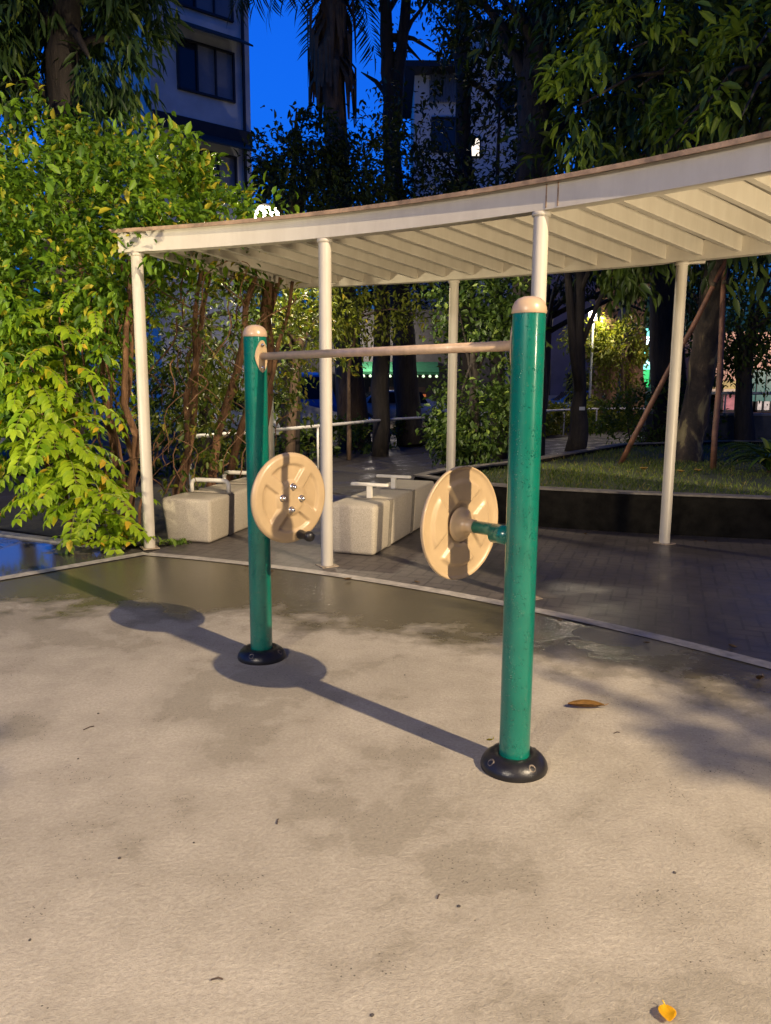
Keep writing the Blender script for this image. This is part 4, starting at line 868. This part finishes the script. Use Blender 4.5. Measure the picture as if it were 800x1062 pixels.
u, z = shpx(412, 404); m = MB(); m.box((u - 9, 31.9, z), (2.3, .1, .22)); m.build('sign_board', plain('brown_board', (.12, .07, .05), .7), sh)
f3.window(7.3, 1.25, 2.2, 1.6, 3); f3.window(3.0, 1.25, 2.2, 1.6, 3)
ld = bpy.data.lights.new('awning_light', 'POINT'); ld.energy = 520; ld.color = (1, .86, .7); ld.shadow_soft_size = .3; lo = bpy.data.objects.new('awning_light', ld); COL.objects.link(lo); lo.parent = sh; lo.location = Vector((-.6, 30.2, 3.0)) - sh.location
# dim violet-grey building seen right of the right green post
vb = thing('low_building', (9, 42, 0), 'dim violet-grey house wall seen beside the right green post', 'building')
f4 = Facade((6.6, 40, 0), (13.0, 40, 0), vb); m = MB(); m.box((9.8, 43, 4), (6.4, 6, 8)); m.build('wall', plain('violet_grey_wall', (.20, .18, .23), .8, .2, 1), vb)
f4.window(1.2, 1.5, 1.1, 1.4, 2); f4.window(3.2, 1.5, 1.1, 1.4, 2); m = MB(); m.box((8.0, 39.6, 1.0), (3.0, .7, .25)); m.build('ledge', plain('pale_ledge', (.4, .38, .42), .8), vb)
# shop with green-white light
gs = thing('green_lit_shop', (13.8, 44, 0), 'far shop with bright green-white lit sign panels between the trunks', 'shop')
q0 = at(673, 370, 43); m = MB(); m.box((q0.x + 1.0, 45.6, 3.2), (6, 4, 6.4)); m.build('wall', plain('dark_shop_wall', (.055, .05, .05), .8), gs)
for (x, y, w, h, c, s) in [(672, 362, .55, 2.2, (.25, 1, .85), 1.6), (673, 354, .35, .5, (.8, 1, 1), 5), (684, 362, .6, .55, (.75, 1, .9), 6), (670, 390, .35, 1.2, (.03, .8, .15), .9), (689, 346, .6, .9, (.03, .6, .12), .5), (672, 376, .6, .25, (.5, .95, 1), 2.2)]:
    q = at(x, y, 43.4); m = MB(); m.box((q.x, 43.4 - .02 * s, q.z), (w, .08, h)); m.build('lit_panel', emit('shop_panel', c, s), gs)
ld = bpy.data.lights.new('shop_light', 'POINT'); ld.energy = 260; ld.color = (.35, 1, .7); ld.shadow_soft_size = .4; lo = bpy.data.objects.new('shop_light', ld); COL.objects.link(lo); lo.parent = gs; lo.location = Vector((q0.x, 41.5, 3.2)) - gs.location
# pink market building right
pk = thing('market_building', (16.5, 29, 0), 'salmon-coloured low building with poster windows beyond the retaining wall', 'building')
f5 = Facade((11.2, 28, 0), (22, 28, 0), pk); m = MB(); m.box((16.6, 30, 1.75), (10.8, 4, 3.5)); m.build('wall', plain('salmon_wall', (.52, .33, .26), .8, .15, 1.2), pk)
PO = [plain('poster_' + n_, c, .6, .3, 5) for n_, c in (('teal', (.2, .42, .42)), ('cream', (.62, .55, .45)), ('yellow', (.6, .5, .12)), ('pink', (.6, .25, .3)), ('white', (.6, .6, .6)))]
zc_ = at(745, 412, 28).z
for k, (u0, w) in enumerate([(at(733, 410, 28).x, 1.1), (at(757, 410, 28).x, 1.9), (at(800, 410, 28).x, 1.4)]): f5.window(u0 - 11.2, zc_, w, .95, 3 if k == 1 else 2, [PO[(k * 2 + j) % 5] for j in range(3)])
m = MB(); m.box((16.5, 27.93, at(745, 400, 28).z), (10.6, .12, .36)); m.build('fascia', plain('ochre_fascia', (.42, .36, .15), .7, .25, 3), pk)
m = MB(); m.box((16.5, 27.85, at(745, 403.5, 28).z - .04), (10.6, .3, .09)); m.build('canopy_edge', plain('pale_edge', (.6, .5, .38), .7), pk)
ld = bpy.data.lights.new('market_light', 'AREA'); ld.energy = 260; ld.size = 3; ld.color = (1, .78, .62); lo = bpy.data.objects.new('market_light', ld); COL.objects.link(lo); lo.parent = pk; lo.location = Vector((13.6, 24.6, 3.6)) - pk.location; lo.rotation_euler = (R(62), 0, 0)
# teal hoarding
hb = thing('hoarding', (14.9, 27, 0), 'teal lit board behind the dark tree at the right edge', 'sign'); q = at(794, 400, 25.5)
hb.location = (q.x, 25.5, 0); m = MB(); m.box((q.x, 25.5, q.z), (.9, .06, 1.0)); m.build('board', emit('teal_board', (.02, .42, .33), .25), hb)
for k in range(3):
    m = MB(); m.box((q.x - .3 + .3 * k, 25.46, q.z), (.03, .02, .98)); m.build('rib', M_FRAME, hb)
m = MB(); m.tube([(q.x, 25.55, 0), (q.x, 25.55, q.z)], .04, 8); m.build('pole', M_FRAME, hb)

# ------------------------------------------------------------------ vehicles
def car(name, label, loc, rz, paint, prof, w, wheel_x, wr=.31, cat='car', glassband=None, roofc=None):
    t = thing(name, (0, 0, 0), label, cat, 'vehicles parked behind the hedge')
    def sec(x, z, k): return [(x, s * w / 2 * k, z) for s in (-1, 1)]
    m = MB(); A = [m.bm.verts.new((x, -w / 2 * k, z)) for x, z, k in prof]; B = [m.bm.verts.new((x, w / 2 * k, z)) for x, z, k in prof]; n = len(prof)
    m._own([m.bm.faces.new(A), m.bm.faces.new(B[::-1])]); m._own([m.bm.faces.new((A[i], B[i], B[(i + 1) % n], A[(i + 1) % n])) for i in range(n)])
    es = [e for e in m.bm.edges]; bmesh.ops.bevel(m.bm, geom=es, offset=.05, segments=2, profile=.5, affect='EDGES'); 
    for f in m.bm.faces: f.smooth = True
    body = m.build('body', paint, t)
    for x0_, z0_, x1_, z1_, kind in glassband:
        def pane(rows):
            g = MB(); g.quads(rows); bmesh.ops.solidify(g.bm, geom=list(g.bm.faces), thickness=.01); g.build('window', M_GLASS, body)
        if kind == 'side':
            for s in (-1, 1): pane([[(x0_, s * (w / 2 * .985 + .006), z0_), (x1_, s * (w / 2 * .985 + .006), z0_)], [(x0_ + .25, s * (w / 2 * .90 + .006), z1_), (x1_ - .22, s * (w / 2 * .90 + .006), z1_)]])
        else:
            dx_ = .012 if kind == 'front' else -.012
            pane([[(x0_ + dx_, -w * .43, z0_), (x0_ + dx_, w * .43, z0_)], [(x1_ + dx_, -w * .39, z1_), (x1_ + dx_, w * .39, z1_)]])
    for x in wheel_x:
        for s in (-1, 1):
            q = MB(); Mw = Matrix.Translation((x, s * (w / 2 - .09), wr)) @ Matrix.Rotation(PI / 2, 4, 'X')
            q.lathe([(0, -.1), (wr * .6, -.1), (wr * .95, -.1), (wr, -.06), (wr, .06), (wr * .95, .1), (wr * .6, .1), (0, .1)], Mw, 24); wo = q.build('wheel', M_BLACK, t)
            q = MB(); q.lathe([(0, .0), (wr * .55, -.005), (wr * .6, .0), (wr * .6, .012), (0, .02)], Matrix.Translation((x, s * (w / 2 + .012), wr)) @ Matrix.Rotation(-s * PI / 2, 4, 'X'), 20); q.build('rim', M_STEEL, wo)
    xm = max(p[0] for p in prof); xn = min(p[0] for p in prof)
    for s in (-1, 1):
        q = MB(); q.box((xm - .01, s * w * .36, .68), (.05, .3, .14), bevel=.02); q.build('headlight', plain('headlight_glass', (.6, .6, .6), .15), t)
        q = MB(); q.box((xn + .01, s * w * .38, .75), (.05, .22, .16), bevel=.02); q.build('tail_light', plain('tail_red', (.3, .02, .02), .25), t)
    t.location = loc; t.rotation_euler = (0, 0, rz); return t
SED = [(-2.1, .35, .96), (-2.15, .75, .97), (-1.9, .93, .96), (-1.45, .98, .95), (-.95, 1.38, .80), (.35, 1.42, .80), (1.0, 1.0, .95), (1.95, .85, .95), (2.15, .62, .95), (2.12, .32, .95)]
SEDG = [(-1.25, .98, 1.0, 1.34, 'side')]
SEDG = [(-1.3, .96, .85, 1.34, 'side'), (.98, 1.02, .38, 1.40, 'front'), (-1.42, 1.0, -.97, 1.36, 'rear')]
VAN = [(-2.3, .4, .98), (-2.35, 1.0, 1.0), (-2.2, 1.85, .9), (-1.2, 1.95, .86), (1.0, 1.95, .86), (1.35, 1.85, .88), (1.9, 1.12, .98), (2.1, .95, .98), (2.15, .4, .98)]
VANG = [(-1.9, 1.12, 1.5, 1.72, 'side'), (1.88, 1.14, 1.38, 1.80, 'front'), (-2.33, 1.15, -2.22, 1.8, 'rear')]
BLUE = plain('blue_car_paint', (.02, .09, .32), .3, .1, 4, coat=.6); SILV = plain('silver_car_paint', (.42, .42, .42), .3, .08, 4, metal=.4, coat=.5); WHT = plain('white_car_paint', (.62, .64, .66), .3, .08, 4, coat=.5)
q = at(307, 440, 25); car('delivery_van', 'dark blue van with pale windscreen parked behind the hedge', (q.x, 25, -.006), R(-72), BLUE, VAN, 1.75, (-1.4, 1.4), cat='van', glassband=VANG)
q = at(415, 440, 28); car('parked_car', 'silver car parked between the two dark trunks', (q.x, 28, -.006), R(8), SILV, SED, 1.72, (-1.3, 1.32), glassband=SEDG)
q = at(268, 445, 18); car('parked_car', 'pale car half hidden behind the left green post and slim pole', (-3.1, 19.5, -.006), R(20), WHT, SED, 1.72, (-1.3, 1.32), glassband=SEDG)
q = at(2, 470, 15); car('parked_car', 'white car parked at the far left beyond the bright shrub', (-8.6, 15.2, -.006), R(30), WHT, SED, 1.75, (-1.3, 1.32), glassband=SEDG)
car('parked_car', 'dark blue car beyond the red-brown trunks and lamplit hedge', (8.4, 32, -.006), R(0), BLUE, SED, 1.72, (-1.3, 1.32), glassband=SEDG)

# ------------------------------------------------------------------ litter on the ground
def curled_leaf(name, label, p, ln, w, rz, mat, curl, lift):
    t = MB(); rows = []
    for i in range(13):
        q = i / 12; x = (q - .5) * ln; ww = w * math.sin(PI * (.04 + .92 * q)) ** .8; z = .004 + lift * (2 * q - 1) ** 2
        rows.append([(x, s * ww, z + curl * abs(s) ** 1.5 * ww) for s in (-1, -.5, 0, .5, 1)])
    t.quads(rows, True); bmesh.ops.solidify(t.bm, geom=list(t.bm.faces), thickness=.0012)
    t.tube([(ln * .48, 0, .004 + lift * .9), (ln * .62, .006, .012 + lift)], .0016, 5)
    o = t.build(name, mat); o.location = p; o.rotation_euler = (0, 0, rz); return tag(o, label, 'leaf')
curled_leaf('fallen_leaf', 'curled brown dead leaf lying right of the right green post', onz(608, 734, .004), .17, .028, R(-4), plain('brown_dead_leaf', (.30, .155, .03), .5, .35, 40), .9, .010)
curled_leaf('fallen_leaf', 'yellow dead leaf on the dark paving near the planter kerb', onz(627, 547, .008), .2, .05, R(12), plain('yellow_dead_leaf', (.45, .30, .06), .5, .3, 30), .4, .012)
curled_leaf('fallen_leaf', 'small bright yellow-orange leaf at the bottom edge of the plaza', onz(692, 1054, .004), .05, .021, R(80), plain('bright_yellow_leaf', (.85, .50, .01), .45, .12, 60), .5, .004)
curled_leaf('fallen_leaf', 'tiny yellow leaf caught on the right base cover', onz(508, 769, .06), .03, .008, R(10), plain('lemon_leaf', (.6, .5, .02), .5, .1), .6, .003)
for x, y, lab in [(668, 487, 'yellow leaf on the lawn near the slanting prop pole'), (706, 490, 'yellow leaf on the lawn beside the leaning trunk'), (724, 489, 'yellow leaf on the lawn at the foot of the upright pole')]:
    curled_leaf('fallen_leaf', lab, onz(x, y, .40), .16, .05, random.uniform(0, 3), bpy.data.materials['yellow_dead_leaf'], .5, .02)
lm_ = plain('dull_dead_leaf', (.20, .12, .045), .6, .4, 30); proto = None
for k, (r_, a_) in enumerate([(9.26, 66), (9.20, 64.2), (9.28, 60), (9.5, 57), (9.24, 49), (9.22, 45.3), (9.52, 43), (9.12, 41), (9.25, 38.2), (12.2, 55), (12.6, 50), (12.3, 46)]):
    q = pol(r_, a_, .006)
    if proto is None: proto = curled_leaf('dead_leaf', 'small dull brown dead leaf lying by the pale edge strip or planter kerb', q, .07, .02, 0, lm_, .6, .008); o = proto; o['group'] = 'small dead leaves along the paving edges'
    else: o = proto.copy(); COL.objects.link(o); o.location = q
    o.rotation_euler = (0, 0, k * 1.9); sc_ = .6 + .5 * ((k * 7) % 5) / 5; o.scale = (sc_, sc_, sc_)
TW = plain('dry_twig', (.07, .045, .03), .8); PB = plain('dark_grit', (.06, .05, .045), .8)
tw = [(92, 755, .05, 50), (288, 852, .03, 90), (225, 1016, .03, 5), (640, 760, .03, 20), (455, 930, .02, 70)]
for x, y, ln, rz in tw:
    p = onz(x, y, .004); d_ = Vector((math.cos(R(rz)), math.sin(R(rz)), 0)) * ln / 2; m = MB(); m.tube([p - d_, p + d_ * .2 + Vector((0, .004, .002)), p + d_], .0022, 5)
    tag(m.build('twig', TW, loc=p), 'thin dark twig scrap lying on the damp concrete', 'twig', 'twig scraps on the plaza')
gr = [(102, 740), (81, 787), (201, 874), (31, 975), (124, 890), (386, 1053), (476, 940), (700, 905), (737, 800), (420, 700)]
pebm = None
for x, y in gr:
    p = onz(x, y, .002)
    if pebm is None:
        bmx = bmesh.new(); bmesh.ops.create_icosphere(bmx, subdivisions=2, radius=.0045)
        for v in bmx.verts: v.co = v.co * random.uniform(.8, 1.15); v.co.z = max(v.co.z * .7, -.002)
        pebm = bpy.data.meshes.new('grit_stone'); bmx.to_mesh(pebm); bmx.free(); pebm.materials.append(PB)
    o = bpy.data.objects.new('grit_stone', pebm); COL.objects.link(o); o.location = p; o.rotation_euler = (0, 0, random.uniform(0, 6)); s_ = random.uniform(.6, 1.3); o.scale = (s_, s_, s_)
    tag(o, 'tiny dark grit stone lying on the pale concrete', 'stone', 'grit stones on the plaza')

# ------------------------------------------------------------------ sky and view
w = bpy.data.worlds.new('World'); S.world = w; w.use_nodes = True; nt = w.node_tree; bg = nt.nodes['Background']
sky = nt.nodes.new('ShaderNodeTexSky'); sky.sky_type = 'NISHITA'; sky.sun_disc = False; sky.sun_elevation = R(-2.0); sky.sun_rotation = R(250); sky.ozone_density = 6.0; sky.air_density = 1.0
mx = nt.nodes.new('ShaderNodeMix'); mx.data_type = 'RGBA'; mx.blend_type = 'MULTIPLY'; mx.inputs[0].default_value = 1.0
nt.links.new(sky.outputs[0], mx.inputs[6]); mx.inputs[7].default_value = (.5, 6.9, 6.4, 1)
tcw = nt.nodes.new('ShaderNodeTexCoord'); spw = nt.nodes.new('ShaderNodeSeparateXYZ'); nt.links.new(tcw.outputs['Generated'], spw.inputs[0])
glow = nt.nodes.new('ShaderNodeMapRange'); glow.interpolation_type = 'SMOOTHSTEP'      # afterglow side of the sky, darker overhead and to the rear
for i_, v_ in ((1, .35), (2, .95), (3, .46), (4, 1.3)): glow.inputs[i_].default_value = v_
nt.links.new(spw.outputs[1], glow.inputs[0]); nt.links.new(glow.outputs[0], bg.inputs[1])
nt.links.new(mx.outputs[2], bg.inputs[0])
S.view_settings.view_transform = 'Standard'; S.view_settings.look = 'None'; S.view_settings.exposure = 0; S.view_settings.gamma = 1
S.cycles.max_bounces = 8; S.cycles.use_denoising = True
try: S.cycles.sample_clamp_indirect = 6.0
except Exception: pass
